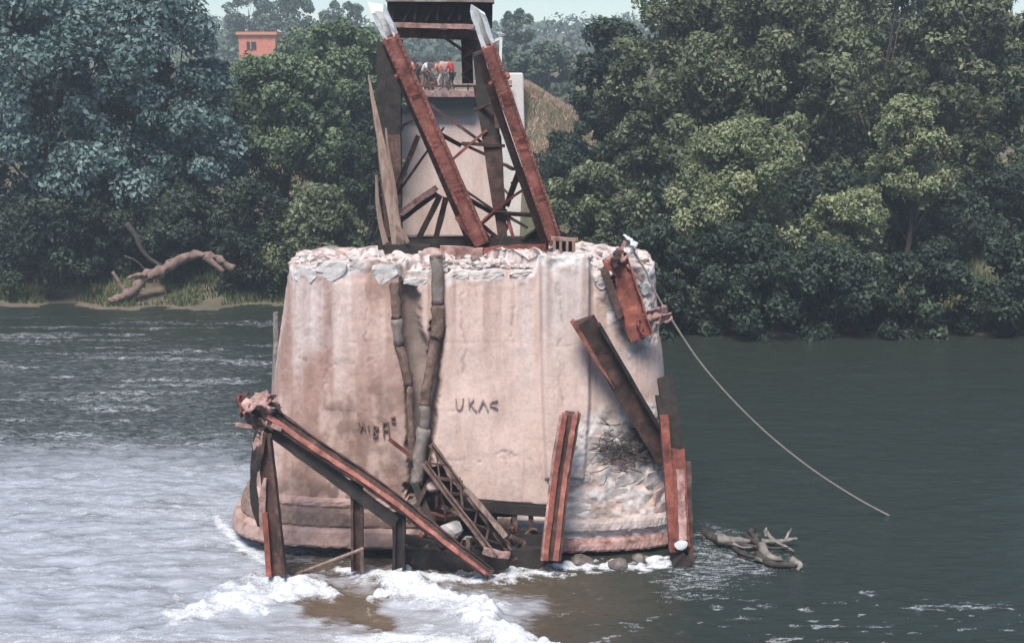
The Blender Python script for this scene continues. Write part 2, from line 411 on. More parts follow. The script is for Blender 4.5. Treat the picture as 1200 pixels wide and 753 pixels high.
r1 = t.noise(1.9, 6, .60, (.6, 2.2, 1)); r2 = t.noise(9, 5, .6, (.7, 1.8, 1))
hb = t.math('ADD', t.math('MULTIPLY', r1, 1.0), t.math('MULTIPLY', r2, .28))
hb = t.math('ADD', hb, t.math('MULTIPLY', n2, t.math('MULTIPLY', fmask, .25)))
t.bump(hb, .55, .11); M['river_water'] = t.m
o = np_mesh('river', np.stack([X.ravel(), Y.ravel(), Z.ravel()], 1), grid_quads(*X.shape), ['river_water'], smooth=True,
            vattrs={'milk': milk0.ravel(), 'foam': foam.ravel(), 'brown': brown.ravel()}); kind(o, 'structure')

# ================================================================== near pier
ZT = 5.7; NEXP = 4.0
def pa(z): return 3.77 + .10 * (ZT - z) + .012 * (ZT - z) ** 2
def pb(z): return 1.5 + .1064 * (ZT - z)
def pcx(z): return -.82 - .03 * (ZT - z)
def hit(px_, py_, off=0):
    """first point of the smooth pier face on the sight line, with its outward normal"""
    d = ray(px_, py_); d = d / d.y; Y0 = 23.0
    last = None
    for i in range(700):
        yy = Y0 + i * .008; p = Vector((d.x * yy, yy, EYE + d.z * yy))
        a, b = pa(p.z), pb(p.z)
        if (abs(p.x - pcx(p.z)) / a) ** NEXP + (abs(yy - PIER_CY) / b) ** NEXP < 1: last = p; break
    if last is None: last = pt(px_, py_, 26.0)
    u, v = (last.x - pcx(last.z)) / pa(last.z), (last.y - PIER_CY) / pb(last.z)
    n_ = Vector((math.copysign(abs(u) ** (NEXP - 1), u) / pa(last.z), math.copysign(abs(v) ** (NEXP - 1), v) / pb(last.z), 0)).normalized()
    return last + n_ * off, n_
pier = thing('bridge_pier', 'massive pink concrete river pier with broken crumbling top, standing in the river', 'bridge pier', (PIER_CX, PIER_CY, 0))
us = np.linspace(-1, 1, 6001); vs_ = (1 - us ** 4) ** .25
ux = np.concatenate([us, us, vs_, -vs_]); uy = np.concatenate([vs_, -vs_, us, us])
so = np.argsort(np.mod(np.arctan2(uy, ux), 2 * np.pi)); ux, uy = ux[so], uy[so]
seg = np.hypot(np.diff(np.append(ux, ux[0])) * 4, np.diff(np.append(uy, uy[0])) * 1.8)
den = seg * np.where(uy < .3, 1.0, .3); cum = np.concatenate([[0], np.cumsum(den)[:-1]]) / den.sum()
NS = 560
idx = np.searchsorted(cum, np.arange(NS) / NS); idx = np.clip(idx, 0, len(ux) - 1)
ux, uy = ux[idx], uy[idx]
NR = 250
fr = np.linspace(0, 1, NR)
# ragged top
xt = pcx(ZT) + 3.77 * ux; ytp = PIER_CY + 1.5 * uy; ptx, _ = proj(xt, ytp, np.full_like(xt, ZT))
prof_x = [300, 343, 408, 412, 440, 464, 468, 476, 500, 504, 522, 526, 560, 626, 631, 690, 695, 722, 730, 742, 748, 764, 800]
prof_z = [.02, .08, .12, .20, .24, .16, -.25, .0, .0, -.10, -.10, .0, .06, .06, .34, .34, .0, -.02, -.45, -.45, .05, .05, .0]
ztop = ZT + np.where(uy < .2, np.interp(ptx, prof_x, prof_z), .1) + (fbm(xt * 3, ytp * 3, o=4) - .5) * .16
Zg = -1.0 + (ztop[None, :] + 1.0) * fr[:, None]
A, B, CX = pa(Zg), 1.5 + .1064 * (ZT - Zg), -.82 - .03 * (ZT - Zg)
Xg, Yg = CX + A * ux[None, :], PIER_CY + B * uy[None, :]
nxv, nyv = np.sign(ux) * np.abs(ux) ** 3 / 4.2, np.sign(uy) * np.abs(uy) ** 3 / 1.8
nl = np.hypot(nxv, nyv); nxv, nyv = nxv / nl, nyv / nl
PX, PY = proj(Xg, Yg, Zg); front = (uy < .25)[None, :] * np.ones_like(PX)
n1 = fbm(Xg * 1.3, Yg * 1.3, Zg * 1.3, 5); n3 = fbm(Xg * 5, Yg * 5, Zg * 5, 4); n8 = fbm(Xg * 14, Yg * 14, Zg * 14, 3); nv_ = fbm(Xg * 2.2, Yg * 2.2, Zg * .35, 4)
jx, jy = PX + (n3 - .5) * 22, PY + (n8 - .5) * 10
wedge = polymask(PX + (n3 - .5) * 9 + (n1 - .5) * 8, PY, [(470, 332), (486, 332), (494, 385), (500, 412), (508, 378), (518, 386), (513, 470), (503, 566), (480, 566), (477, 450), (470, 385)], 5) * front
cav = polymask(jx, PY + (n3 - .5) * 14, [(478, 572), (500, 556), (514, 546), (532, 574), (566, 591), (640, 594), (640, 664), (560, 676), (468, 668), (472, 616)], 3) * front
pil = polymask(PX, PY, [(631, 250), (690, 250), (690, 470), (684, 560), (640, 560), (636, 470)], 3) * front
crumble = np.maximum(polymask(jx, jy, [(694, 300), (765, 300), (772, 400), (740, 420), (728, 398), (694, 345)], 6),
                     polymask(jx, jy, [(660, 495), (700, 480), (772, 470), (800, 640), (655, 640)], 10)) * front
topband = sstep(.55, .0, ztop[None, :] - Zg)
under = sstep(.30, .24, Zg)
rgh = .35 + .65 * sstep(500, 440, PX + (n1 - .5) * 60)
disp = (n1 - .5) * .07 + (n3 - .5) * .035 * rgh + (n8 - .5) * .016 * rgh - .30 * wedge - 1.15 * cav + .15 * pil
disp += crumble * ((n3 - .5) * .12 + (n8 - .5) * .05 - .01) + topband * ((n3 - .55) * .14) - .35 * under
seam = np.exp(-((PX - (406 + (PY - 300) * .02)) / 1.6) ** 2) * (PY < 640) * front; disp -= .012 * seam
for hy in (4.3, 2.9, 1.95): disp -= .008 * np.exp(-((Zg - hy - (n1 - .5) * .2) / .03) ** 2) * sstep(.5, .62, n3)
Xd, Yd = Xg + nxv[None, :] * disp, Yg + nyv[None, :] * disp
crk = np.zeros_like(PX)
for cl in ([(545, 330), (541, 372), (548, 410), (543, 440)], [(600, 322), (604, 360), (598, 395)], [(384, 335), (388, 390), (382, 450), (387, 520)], [(560, 540), (590, 528), (622, 540)], [(432, 335), (428, 380), (434, 430)], [(655, 330), (659, 380), (654, 420), (660, 470)], [(350, 420), (390, 428), (440, 421)]):
    crk = np.maximum(crk, linemask(PX + (n3 - .5) * 16, PY + (n8 - .5) * 12, cl, 1.3))
crk = crk * front * sstep(.38, .55, n3); disp -= .02 * crk; Xd, Yd = Xg + nxv[None, :] * disp, Yg + nyv[None, :] * disp
# surface stains and limewash of the face, plus painted shade in the cavity
base = np.array([.525, .395, .352])[None, None, :] * (0.84 + .34 * n1[..., None])
def blend(cur, colr, m_): return cur * (1 - m_[..., None]) + np.array(colr)[None, None, :] * m_[..., None]
C_ = base * np.ones(PX.shape + (1,))
lf = front * sstep(505, 440, PX + (n1 - .5) * 60)
C_ = blend(C_, (.30, .185, .155), lf * (.30 + .65 * sstep(.44, .62, nv_)))
C_ = blend(C_, (.50, .43, .42), lf * polymask(jx, jy, [(345, 325), (385, 325), (385, 400), (345, 430)], 14) * .7)
C_ = blend(C_, (.185, .115, .09), lf * polymask(PX + (n1 - .5) * 70, PY + (n3 - .5) * 60, [(390, 480), (475, 440), (482, 560), (470, 640), (300, 585), (320, 545)], 24) * (.30 + .7 * sstep(.40, .60, n3)) * .8)
C_ = blend(C_, (.15, .10, .085), front * polymask(PX + (n3 - .5) * 40, PY, [(300, 575), (470, 560), (470, 625), (300, 600)], 12) * sstep(.42, .58, n3) * .7)
C_ = blend(C_, (.50, .46, .45), pil * sstep(470, 330, PY) * .55)
C_ = blend(C_, (.60, .57, .565), crumble * sstep(.40, .56, n3) * .8)
C_ = blend(C_, (.20, .165, .145), crumble * sstep(.50, .64, fbm(Xg * 2 + 9, Yg * 2, Zg * 4, 4)) * .7)
C_ = blend(C_, (.62, .60, .60), front * sstep(.34, .14, ztop[None, :] - Zg + (n3 - .5) * .5) * sstep(.36, .56, n1 + (n3 - .5) * .5) * .75)
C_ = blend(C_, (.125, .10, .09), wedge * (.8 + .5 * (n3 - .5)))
wm = linemask(PX + (n3 - .5) * 14, PY, [(476, 340), (488, 420), (492, 560)], 12) * front
C_ = blend(C_, (.20, .13, .105), np.clip(wm * 1.2, 0, 1) * (1 - wedge) * .75)
C_ = blend(C_, (.035, .028, .025), cav * .85)  # shade of the hollow painted near-black into the face colour
C_ = blend(C_, (.07, .06, .055), front * polymask(PX + (n3 - .5) * 30, PY + (n8 - .5) * 30, [(705, 512), (768, 490), (776, 548), (735, 540)], 10) * .75)
C_ = blend(C_, (.20, .145, .125), crk * .45)
run = vnoise(Xg * 5.5, Zg * .22 + 3) * .6 + vnoise(Xg * 14, Zg * .4 + 9) * .4
C_ = blend(C_, (.27, .17, .14), front * sstep(.56, .74, run) * sstep(3.2, .2, ztop[None, :] - Zg) * .55)
C_ = blend(C_, (.56, .49, .47), front * sstep(.44, .26, run) * sstep(3.8, .4, ztop[None, :] - Zg) * .5)
C_ = blend(C_, (.10, .075, .062), sstep(.35, .05, Zg + (n3 - .5) * .3) * .85)
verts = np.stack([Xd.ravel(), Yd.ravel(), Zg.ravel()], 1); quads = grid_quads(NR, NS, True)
TK = 48
tv, tcol = [], []
for k in range(1, TK + 1):
    s_ = 1 - k / TK * .985
    x_, y_ = PIER_CX + .04 + (Xd[-1] - PIER_CX) * s_, PIER_CY + (Yd[-1] - PIER_CY) * s_
    zz = ztop * s_ ** .5 + (ZT + .02) * (1 - s_ ** .5) + ((fbm(x_ * 2.5, y_ * 2.5, o=4) - .5) * .40 + (fbm(x_ * 9, y_ * 9, o=3) - .5) * .16) * min(1, k / 3)
    tv.append(np.stack([x_, y_, zz], 1)); q = fbm(x_ * 4, y_ * 4, o=4)
    q2 = fbm(x_ * 11 + 3, y_ * 11, o=4); tcol.append(np.array([.46, .385, .37])[None] * np.clip(.05 + .75 * q[:, None] + 1.1 * sstep(.35, .62, q2)[:, None], 0, 1.25))
tv = np.concatenate(tv); tq = grid_quads(TK + 1, NS, True) + (NR - 1) * NS
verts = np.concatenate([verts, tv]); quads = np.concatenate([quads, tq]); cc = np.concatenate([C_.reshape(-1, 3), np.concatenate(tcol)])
t = NT('pier_concrete')
a = t.attr('stain_shade').outputs['Color']
f = t.noise(14, 8, .75); f2 = t.noise(3, 8, .7); f3 = t.noise(2.5, 7, .65, (1.4, 1.4, .25))
c = t.mix(.5, a, t.ramp(f, [(.28, .45), (.5, .92), (.72, 1.12)]), 'MULTIPLY')
c = t.mix(.45, c, t.ramp(f3, [(.3, lin(.62, .50, .46)), (.52, lin(1, 1, 1)), (.75, lin(1.12, 1.12, 1.14))]), 'MULTIPLY')
c = t.mix(t.ramp(t.noise(38, 3, .6), [(.66, 0.), (.72, .55)]), c, lin(.16, .11, .095))
t.col(c); t.rough(.92); t.bump(t.math('ADD', f, t.math('MULTIPLY', f2, .5)), .45, .018); M['pier_concrete'] = t.m
np_mesh('wall', verts, quads, ['pier_concrete'], smooth=True, parent=pier, vcol={'stain_shade': cc})

def stone_block(c, n_, w_, h_, d_, seed, rough=.02):
    """a worn, chipped block: a box cut by random planes, flat faces, ragged edges"""
    rr = random.Random(seed); z = Vector((0, 0, 1)); s_ = z.cross(n_).normalized(); m3 = Matrix((s_, n_, z)).transposed()
    mb = MB(); bm = bmesh.new(); bmesh.ops.create_cube(bm, size=1)
    bmesh.ops.subdivide_edges(bm, edges=bm.edges[:], cuts=3, use_grid_fill=True)
    pl = [(Vector((rr.choice((-1, 1)) * rr.uniform(.3, 1), rr.uniform(-.2, .8), rr.choice((-1, 1)) * rr.uniform(.3, 1))).normalized(), rr.uniform(.46, .60)) for _ in range(5)]
    vs = []
    for v in bm.verts:
        p = v.co.copy()
        for q, dd in pl:
            e = p.dot(q) - dd - .05
            if e > 0: p -= q * e
        edge = sum(abs(abs(k_) - .5) < .01 for k_ in v.co) >= 2; g_ = rough * (1.5 if edge else .6)
        p = Vector((p.x * w_ + rr.uniform(-g_, g_), p.y * d_ + rr.uniform(-g_, g_), p.z * h_ + rr.uniform(-g_, g_)))
        vs.append(Vector(c) + m3 @ p)
    mb.add(vs, [[v.index for v in f_.verts] for f_ in bm.faces]); bm.free(); return mb
# cap stones along the broken rim
for i, (x0, x1, y0, y1, m_) in enumerate([(345, 371, 306, 328, 'white_stone'), (372, 406, 303, 330, 'white_stone'), (410, 431, 300, 316, 'pale_stone'), (436, 464, 304, 328, 'white_stone'),
        (473, 500, 318, 329, 'white_stone'), (530, 549, 316, 324, 'pale_stone'), (556, 588, 314, 325, 'white_stone'), (598, 622, 312, 322, 'pale_stone'),
        (640, 686, 298, 308, 'white_stone'), (698, 716, 322, 336, 'white_stone'), (748, 763, 324, 346, 'white_stone')]):
    p, n_ = hit((x0 + x1) / 2, (y0 + y1) / 2 + 4, 0)
    sc = 26.2 / FPX
    stone_block(p - n_ * .20 + Vector((0, 0, random.uniform(-.02, .05))), n_, (x1 - x0) * sc / max(.55, abs(n_.y)) * 1.05, (y1 - y0) * sc * random.uniform(.8, 1.0), .44, i, .016).build('cap_stone', m_, pier)
# footing courses (projecting steps round the base)
def ring_part(name, mat, z0, z1, off, t0, t1, n=60, lip=.0, nz=3):
    V = []; F = []
    prof = [(off - .55, z0 + .01), (off - .03, z0), (off, z0 + .05), (off + lip, (z0 + z1) / 2), (off - .01, z1 - .05), (off - .05, z1), (off - .55, z1 + .03)]
    for i in range(n + 1):
        a_ = t0 + (t1 - t0) * i / n
        u_, v_ = math.copysign(abs(math.cos(a_)) ** .5, math.cos(a_)), math.copysign(abs(math.sin(a_)) ** .5, math.sin(a_))
        nn_ = Vector((math.copysign(abs(u_) ** 3, u_) / 4.4, math.copysign(abs(v_) ** 3, v_) / 2.0, 0)).normalized()
        for (o_, z) in prof:
            q = Vector((pcx(z) + pa(z) * u_, PIER_CY + pb(z) * v_, z)) + nn_ * (o_ + random.uniform(-.012, .012)); q.z += random.uniform(-.01, .01)
            V.append(q)
    k = len(prof)
    for i in range(n):
        for j in range(k - 1): F.append((i * k + j, i * k + j + 1, (i + 1) * k + j + 1, (i + 1) * k + j))
    F.append(tuple(range(k))); F.append(tuple(n * k + j for j in range(k - 1, -1, -1)))
    mb = MB(); mb.add(V, F); ob = mb.build(name, mat, pier, False)
    return ob
mottled('footing_pink', [(.20, .115, .095), (.38, .25, .22), (.48, .36, .335)], 3.5, .9, .5, .02)
mottled('footing_brown', [(.10, .065, .052), (.21, .14, .115), (.34, .25, .225)], 3.5, .9, .5, .02)
PI = math.pi
ring_part('footing_course', 'footing_pink', .26, .62, .30, PI * .92, PI * 1.495)
ring_part('footing_course', 'footing_brown', .63, .98, .20, PI * .92, PI * 1.49)
ring_part('footing_course', 'footing_pink', .99, 1.17, .10, PI * .92, PI * 1.485)
ring_part('footing_course', 'pier_rough', .50, .74, .12, PI * 1.515, PI * 1.9)
ring_part('footing_course', 'rust_pink', .10, .36, .12, PI * 1.53, PI * 1.86)
# weathered masonry on the right cutwater, stone by stone
sid = 40
for r_, y0 in enumerate(range(512, 606, 19)):
    x = 662 + (r_ % 2) * 14 + random.uniform(-4, 4)
    while x < 776:
        wpx_ = random.uniform(24, 46); xc = x + wpx_ / 2
        if not (xc > 720 and y0 < 525) and random.random() > .30:
            p, n_ = hit(xc, y0 + 9, 0)
            stone_block(p - n_ * .158, n_, wpx_ * .0172 / max(.5, abs(n_.y)) - .012, 19 * .0185 - .012, .34 + random.uniform(-.05, .03), sid, .010).build(
                'stone', random.choice(['pale_stone', 'pale_stone', 'pink_stone', 'pier_rough']), pier)
        sid += 1; x += wpx_
# painted / scratched letters on the face
def strokes(name, mat, lines, wpx_=2.2):
    mb = MB()
    for ln in lines:
        for (x0, y0), (x1, y1) in zip(ln[:-1], ln[1:]):
            n_seg = 4
            ps = [hit(x0 + (x1 - x0) * i / n_seg, y0 + (y1 - y0) * i / n_seg, .02)[0] for i in range(n_seg + 1)]
            mb.sweep(sec_B(wpx_ * .0165, .10), ps, (0, -1, 0), wob=.004)
    return mb.build(name, mat, pier)
def zz(l, x0, y0, s): return [[(x0 + a_ / s, y0 + b_ / s) for a_, b_ in q] for q in l]
strokes('lettering', 'letter_grey', zz([[(732, 198), (735, 240), (745, 264), (762, 264), (773, 242), (778, 195)], [(814, 192), (817, 258)], [(846, 200), (822, 228), (866, 276)], [(874, 274), (906, 205), (938, 270)],
        [(1000, 205), (962, 214), (948, 235), (986, 246), (1000, 266)]], 400, 430, 5.4545), 1.3)
strokes('lettering', 'letter_rust', zz([[(112, 350), (124, 400), (140, 352), (152, 398)], [(174, 368), (176, 395)], [(208, 372), (238, 384), (210, 402), (236, 432), (206, 440), (208, 372)],
        [(268, 352), (274, 440)], [(268, 352), (300, 350), (308, 440)], [(270, 396), (304, 396)], [(345, 315), (320, 320), (325, 345), (348, 345)]], 400, 430, 5.4545), 1.5)

# broken stones on the pier top
rk = random.Random(5)
for i in range(62):
    u_, v_ = rk.uniform(-.96, .96), rk.uniform(-.9, .75)
    x_, y_ = pcx(ZT) + 3.6 * u_, PIER_CY + 1.4 * v_
    s_ = rk.choice([.1, .14, .18] if v_ > -.35 and -2.6 < x_ < 1.0 else [.1, .14, .18, .24, .32]) * rk.uniform(.8, 1.2)
    zz_ = ZT + .02 + (float(fbm(np.array([x_ * 2.5]), np.array([y_ * 2.5]), o=4)[0]) - .5) * .4
    m_ = rk.choice(['pale_stone', 'white_stone', 'pink_stone', 'pale_stone'])
    big = s_ > .22
    o = MB().rock((x_, y_, zz_ + s_ * .12), (s_ * 1.5, s_ * 1.2, s_), i, 2 if big else 1).build('broken_stone', m_)
    ppx = float(proj(np.array([x_]), np.array([y_]), np.array([zz_]))[0][0]); fr_ = v_ < -.25
    reg = ['at the left end of the pier', 'above the crusted pipe', 'beside the grey pipe top', 'below the truss foot', 'beside the comb bracket', 'at the broken right corner'][int(np.searchsorted([405, 478, 545, 628, 692], ppx))]
    where_ = reg + (' near its rim' if fr_ else ' further back')
    desc = {'pale_stone': 'pale grey', 'white_stone': 'chalky white', 'pink_stone': 'pinkish'}[m_]
    tag(o, f'{desc} {"large" if big else "small"} stone {where_}', 'stone', 'broken stones on the pier top')

# small rubble between them: too fine to count
mats_ = ['pale_stone', 'white_stone', 'pink_stone', 'wet_stone']; mb = MB()
for i in range(620):
    u_, v_ = rk.uniform(-.97, .97), rk.choice([rk.uniform(-.95, -.55), rk.uniform(-.9, .5)])
    x_, y_ = pcx(ZT) + 3.66 * u_, PIER_CY + 1.45 * v_ * (1 - abs(u_) ** 4) ** .25; s_ = rk.uniform(.04, .13)
    ppx = float(proj(np.array([x_]), np.array([y_]), np.array([ZT]))[0][0]); h0 = np.interp(ppx, prof_x, prof_z) if v_ < -.55 else 0.02
    if h0 < -.2: continue
    k0 = len(mb.f); mb.rock((x_, y_, ZT + h0 * .6 + .04 + s_ * .1), (s_ * 1.5, s_ * 1.2, s_), i, 1); mi_ = rk.choice([0, 0, 1, 1, 2, 3]); mb.mi[k0:] = [mi_] * (len(mb.f) - k0)
kind(mb.build('rubble', mats_), 'stuff')
# ================================================================== truss tower on the pier
truss = thing('bridge_truss', 'red and black steel truss end of the collapsed bridge standing on the pier top', 'bridge truss', pt(560, 290, 27.2))
def pin(name, p0, p1, w0, h_, mat, D0, D1, sec='B', n=5, jag0=0, jag1=0, parent=None, up=(0, -1, 0), wob=.004, taper=1, t=.03, smooth=False):
    """a steel member between two sighted points at given distances"""
    a_, b_ = pt(*p0, D0), pt(*p1, D1); mb = MB()
    S = {'B': sec_B(w0, h_), 'I': sec_I(w0, h_, t), 'C': sec_C(w0, h_, t), 'L': sec_L(w0, t)}[sec]
    mb.sweep(S, line(a_, b_, n), up, [1 + (taper - 1) * i / (n - 1) for i in range(n)], jag0, jag1, 0, wob)
    return mb.build(name, mat, parent if parent is not None else truss)
S0 = 27.2 / FPX
def end_post(b0, t0, Db, Dt, wpx_, tip):
    # box-like post: trough section with its open side to the viewer, top white and torn
    fr_ = tip; m0 = (b0[0] + (t0[0] - b0[0]) * fr_, b0[1] + (t0[1] - b0[1]) * fr_); Dm = Db + (Dt - Db) * fr_
    w_ = wpx_ * S0 * .76
    p = pin('end_post', b0, m0, w_, .34, 'red_oxide', Db, Dm, 'B', 14)
    for s_ in (-1, 1):   # raised edge flanges
        a_, b_ = pt(*b0, Db), pt(*m0, Dm); d = (b_ - a_).normalized(); sd_ = d.cross(Vector((0, -1, 0))).normalized()
        mb = MB(); mb.sweep(sec_B(.05, .06), line(a_ + sd_ * s_ * (w_ / 2 - .022) + Vector((0, -.185, 0)), b_ + sd_ * s_ * (w_ / 2 - .022) + Vector((0, -.185, 0)), 10), (0, -1, 0), wob=.006)
        mb.build('flange', 'red_oxide', p)
        rv = MB()
        for i in range(1, 38):
            c_ = a_.lerp(b_, i / 38) + sd_ * s_ * (w_ / 2 - .022) + Vector((0, -.222, 0)); rv.rock(c_, (.035, .03, .035), i, 1)
        kind(rv.build('rivets', 'rust_red', p), 'stuff')
    tp = pin('white_tip', m0, t0, w_ * .98, .30, 'plain_white', Dm, Dt, 'C', 5, 0, .28, parent=p, t=.08, wob=.012)
    for f_ in (.22, .47, .70):   # splice plates across the face
        c0_, c1_ = pt(b0[0] + (m0[0] - b0[0]) * f_, b0[1] + (m0[1] - b0[1]) * f_, Db + (Dm - Db) * f_), pt(b0[0] + (m0[0] - b0[0]) * (f_ + .055), b0[1] + (m0[1] - b0[1]) * (f_ + .055), Db + (Dm - Db) * (f_ + .055))
        o_ = Vector((random.uniform(-.02, .02), -.178, 0)); mb = MB(); mb.sweep(sec_B(w_ * random.uniform(.7, .95), .05), line(c0_ + o_, c1_ + o_, 4), (0, -1, 0), wob=.012, jag1=.08); mb.build('splice_plate', 'rust_red', p)
    # gusset knuckle and small plates on the post
    g0 = (b0[0] + (m0[0] - b0[0]) * .85, b0[1] + (m0[1] - b0[1]) * .85)
    for (dx, dy, s_) in ((8, 2, .16), (-7, 10, .12)):
        MB().rock(pt(g0[0] + dx, g0[1] + dy, Db + (Dm - Db) * .85 - .1), (s_ * 1.3, s_, s_), int(dx * 7 + 20), 2).build('gusset', 'red_oxide', p)
    return p
end_post((564, 283), (446, 16), 26.9, 25.6, 22, .90)
end_post((651, 283), (561, 20), 26.9, 25.6, 20, .875)
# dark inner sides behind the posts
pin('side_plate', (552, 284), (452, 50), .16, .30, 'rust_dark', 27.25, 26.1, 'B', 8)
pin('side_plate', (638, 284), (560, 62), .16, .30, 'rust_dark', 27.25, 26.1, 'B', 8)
# portal
pin('portal_beam', (455, 14), (577, 16), .62, .5, 'rust_black', 28.3, 28.3, 'B', 8, up=(0, -1, 0))
pin('portal_beam', (455, 29.5), (556, 32), .10, .75, 'rust_pink', 28.1, 28.1, 'B', 8)
pin('portal_beam', (455, 38), (562, 41.5), .20, .4, 'rust_dark', 28.3, 28.3, 'B', 8, wob=.012)
pin('knee_brace', (519, 43), (541, 58), .06, .08, 'rust_dark', 28.4, 28.4)
pin('portal_beam', (454, 1), (579, 2), .07, .9, 'pipe_grey', 28.2, 28.2, 'B', 6)
for i in range(9): pin('lattice', (460 + i * 13, 24), (466 + i * 13 + (4 if i % 2 else -4), 6), .045, .05, 'rust_black', 27.95, 27.95, n=2)
# posts
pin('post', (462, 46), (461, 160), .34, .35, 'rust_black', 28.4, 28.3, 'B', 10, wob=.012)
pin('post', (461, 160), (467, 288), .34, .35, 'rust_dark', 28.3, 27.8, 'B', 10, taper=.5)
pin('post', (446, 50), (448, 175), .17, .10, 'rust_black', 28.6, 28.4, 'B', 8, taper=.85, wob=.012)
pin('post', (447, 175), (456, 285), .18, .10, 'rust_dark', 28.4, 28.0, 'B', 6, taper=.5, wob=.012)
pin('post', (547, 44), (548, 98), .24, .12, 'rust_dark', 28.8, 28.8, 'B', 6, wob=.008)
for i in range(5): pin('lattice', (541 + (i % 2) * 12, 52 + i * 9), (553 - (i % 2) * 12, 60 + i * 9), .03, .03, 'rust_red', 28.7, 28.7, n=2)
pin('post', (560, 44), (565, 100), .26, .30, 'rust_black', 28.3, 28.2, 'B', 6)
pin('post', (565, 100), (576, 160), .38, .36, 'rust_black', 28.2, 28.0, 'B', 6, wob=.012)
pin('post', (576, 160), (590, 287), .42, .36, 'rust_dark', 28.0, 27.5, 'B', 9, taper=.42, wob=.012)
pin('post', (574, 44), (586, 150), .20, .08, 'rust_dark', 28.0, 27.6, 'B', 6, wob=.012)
# diagonals and bracing
for p0, p1, w_, m_, D0, D1 in [
        ((493, 160), (466, 226), .10, 'rust_dark', 27.3, 28.0), ((503, 122), (574, 174), .06, 'rust_dark', 27.9, 27.85), ((507, 149), (541, 168), .09, 'rust_dark', 27.2, 27.7),
        ((541, 168), (592, 171), .07, 'rust_dark', 27.7, 27.8), ((517, 198), (570, 153), .055, 'rust_red', 27.4, 27.85), ((541, 168), (573, 183), .06, 'rust_dark', 27.7, 27.85),
        ((514, 222), (469, 253), .12, 'rust_pink', 26.9, 27.8), ((514, 228), (471, 260), .10, 'rust_black', 27.05, 27.9), ((519, 230), (492, 284), .12, 'rust_dark', 27.0, 27.5),
        ((526, 232), (513, 284), .12, 'rust_dark', 27.0, 27.3), ((545, 228), (577, 246), .10, 'rust_black', 26.9, 27.5), ((577, 246), (629, 250), .09, 'rust_dark', 27.5, 27.2),
        ((560, 262), (578, 246), .09, 'rust_red', 27.0, 27.5), ((578, 246), (615, 221), .055, 'rust_red', 27.5, 27.2), ((586, 248), (618, 267), .06, 'rust_dark', 27.5, 27.3),
        ((602, 285), (629, 266), .17, 'rust_black', 27.4, 27.1), ((590, 240), (607, 194), .13, 'rust_dark', 27.6, 27.2), ((589, 192), (601, 198), .06, 'rust_dark', 27.8, 27.2),
        ((560, 262), (576, 283), .07, 'rust_red', 26.9, 27.2), ((586, 285), (596, 262), .07, 'rust_dark', 27.4, 27.6), ((574, 100), (592, 97), .06, 'rust_pink', 28.0, 27.0),
        ((466, 226), (520, 150), .05, 'rust_dark', 28.0, 27.0), ((533, 215), (578, 246), .05, 'rust_dark', 27.2, 27.5), ((600, 214), (622, 208), .06, 'rust_dark', 27.6, 27.2),
        ((468, 150), (486, 140), .06, 'rust_dark', 28.2, 27.6), ((562, 262), (590, 284), .08, 'rust_dark', 27.2, 27.5), ((592, 246), (604, 286), .07, 'rust_red', 27.5, 27.4), ((585, 216), (600, 232), .05, 'rust_dark', 27.8, 27.4),
        ((556, 128), (578, 122), .05, 'rust_dark', 28.1, 27.6)]:
    pin('brace', p0, p1, w_, .09, m_, D0, D1, 'L' if w_ > .08 else 'B', 5, wob=.008)
# sill girder on the pier top
pin('bottom_girder', (444, 288), (642, 287), .34, .34, 'rust_black', 27.3, 27.3, 'I', 12, wob=.012)
pin('bottom_girder', (516, 294), (566, 297), .22, .22, 'rust_pink', 26.7, 26.7, 'B', 6, wob=.02)
pin('bottom_girder', (566, 297), (640, 293), .26, .22, 'rust_red', 26.8, 26.8, 'I', 8, wob=.012)
pin('bearing_plate', (452, 294), (505, 296), .34, .5, 'rust_black', 26.9, 26.9, 'B', 5, wob=.02)
pin('gusset', (540, 250), (560, 276), .34, .03, 'red_oxide', 26.75, 26.75, 'B', 3)
# splintered timber against the left post
tim = thing('splintered_timber', 'pale splintered timber leaning up against the left side of the steel truss', 'timber', pt(464, 288, 26.8))
def strip(name, pts_, ws, D, mat, parent, th_=.05):
    P = [pt(x, y, D if not isinstance(D, tuple) else D[0] + (D[1] - D[0]) * i / (len(pts_) - 1)) for i, (x, y) in enumerate(pts_)]
    mb = MB(); mb.sweep([(-.5, -th_), (.5, -th_ * .6), (.5, th_ * .6), (0, th_), (-.5, th_ * .8)], P, (0, -1, 0), [w_ * S0 * .8 for w_ in ws], wob=.008)
    return mb.build(name, mat, parent)
strip('plank', [(432, 88), (436, 112), (441, 140), (446, 165), (451, 195), (457, 225), (462, 255), (467, 288)], [2, 5, 8, 11, 14, 18, 17, 18], (27.3, 26.8), 'tan_wood', tim, .10)
strip('splinter', [(441, 205), (442, 235), (446, 262), (452, 286)], [3, 6, 7, 9], 27.0, 'tan_wood', tim, .12)
strip('splinter', [(452, 150), (455, 180), (461, 215), (466, 240)], [2, 4, 5, 3], 26.7, 'tan_wood', tim, .10)
strip('splinter', [(458, 262), (472, 272), (478, 284)], [5, 8, 6], 26.6, 'tan_wood', tim, .12)
# comb-like bracket on the right end
br = thing('rusted_bracket', 'small rusty comb shaped steel bracket standing on the right of the pier top', 'bracket', pt(662, 298, 26.4))
for x in (649.5, 657, 664.5, 672): pin('bar', (x, 279), (x, 298), .055, .12, 'tan_wood', 26.4, 26.4, 'B', 3, parent=br)
pin('top_plate', (646, 279), (677, 281), .06, .16, 'rust_pink', 26.42, 26.42, 'B', 4, parent=br)
pin('back_plate', (648, 289), (674, 289), .22, .03, 'rust_dark', 26.55, 26.55, 'B', 3, parent=br)

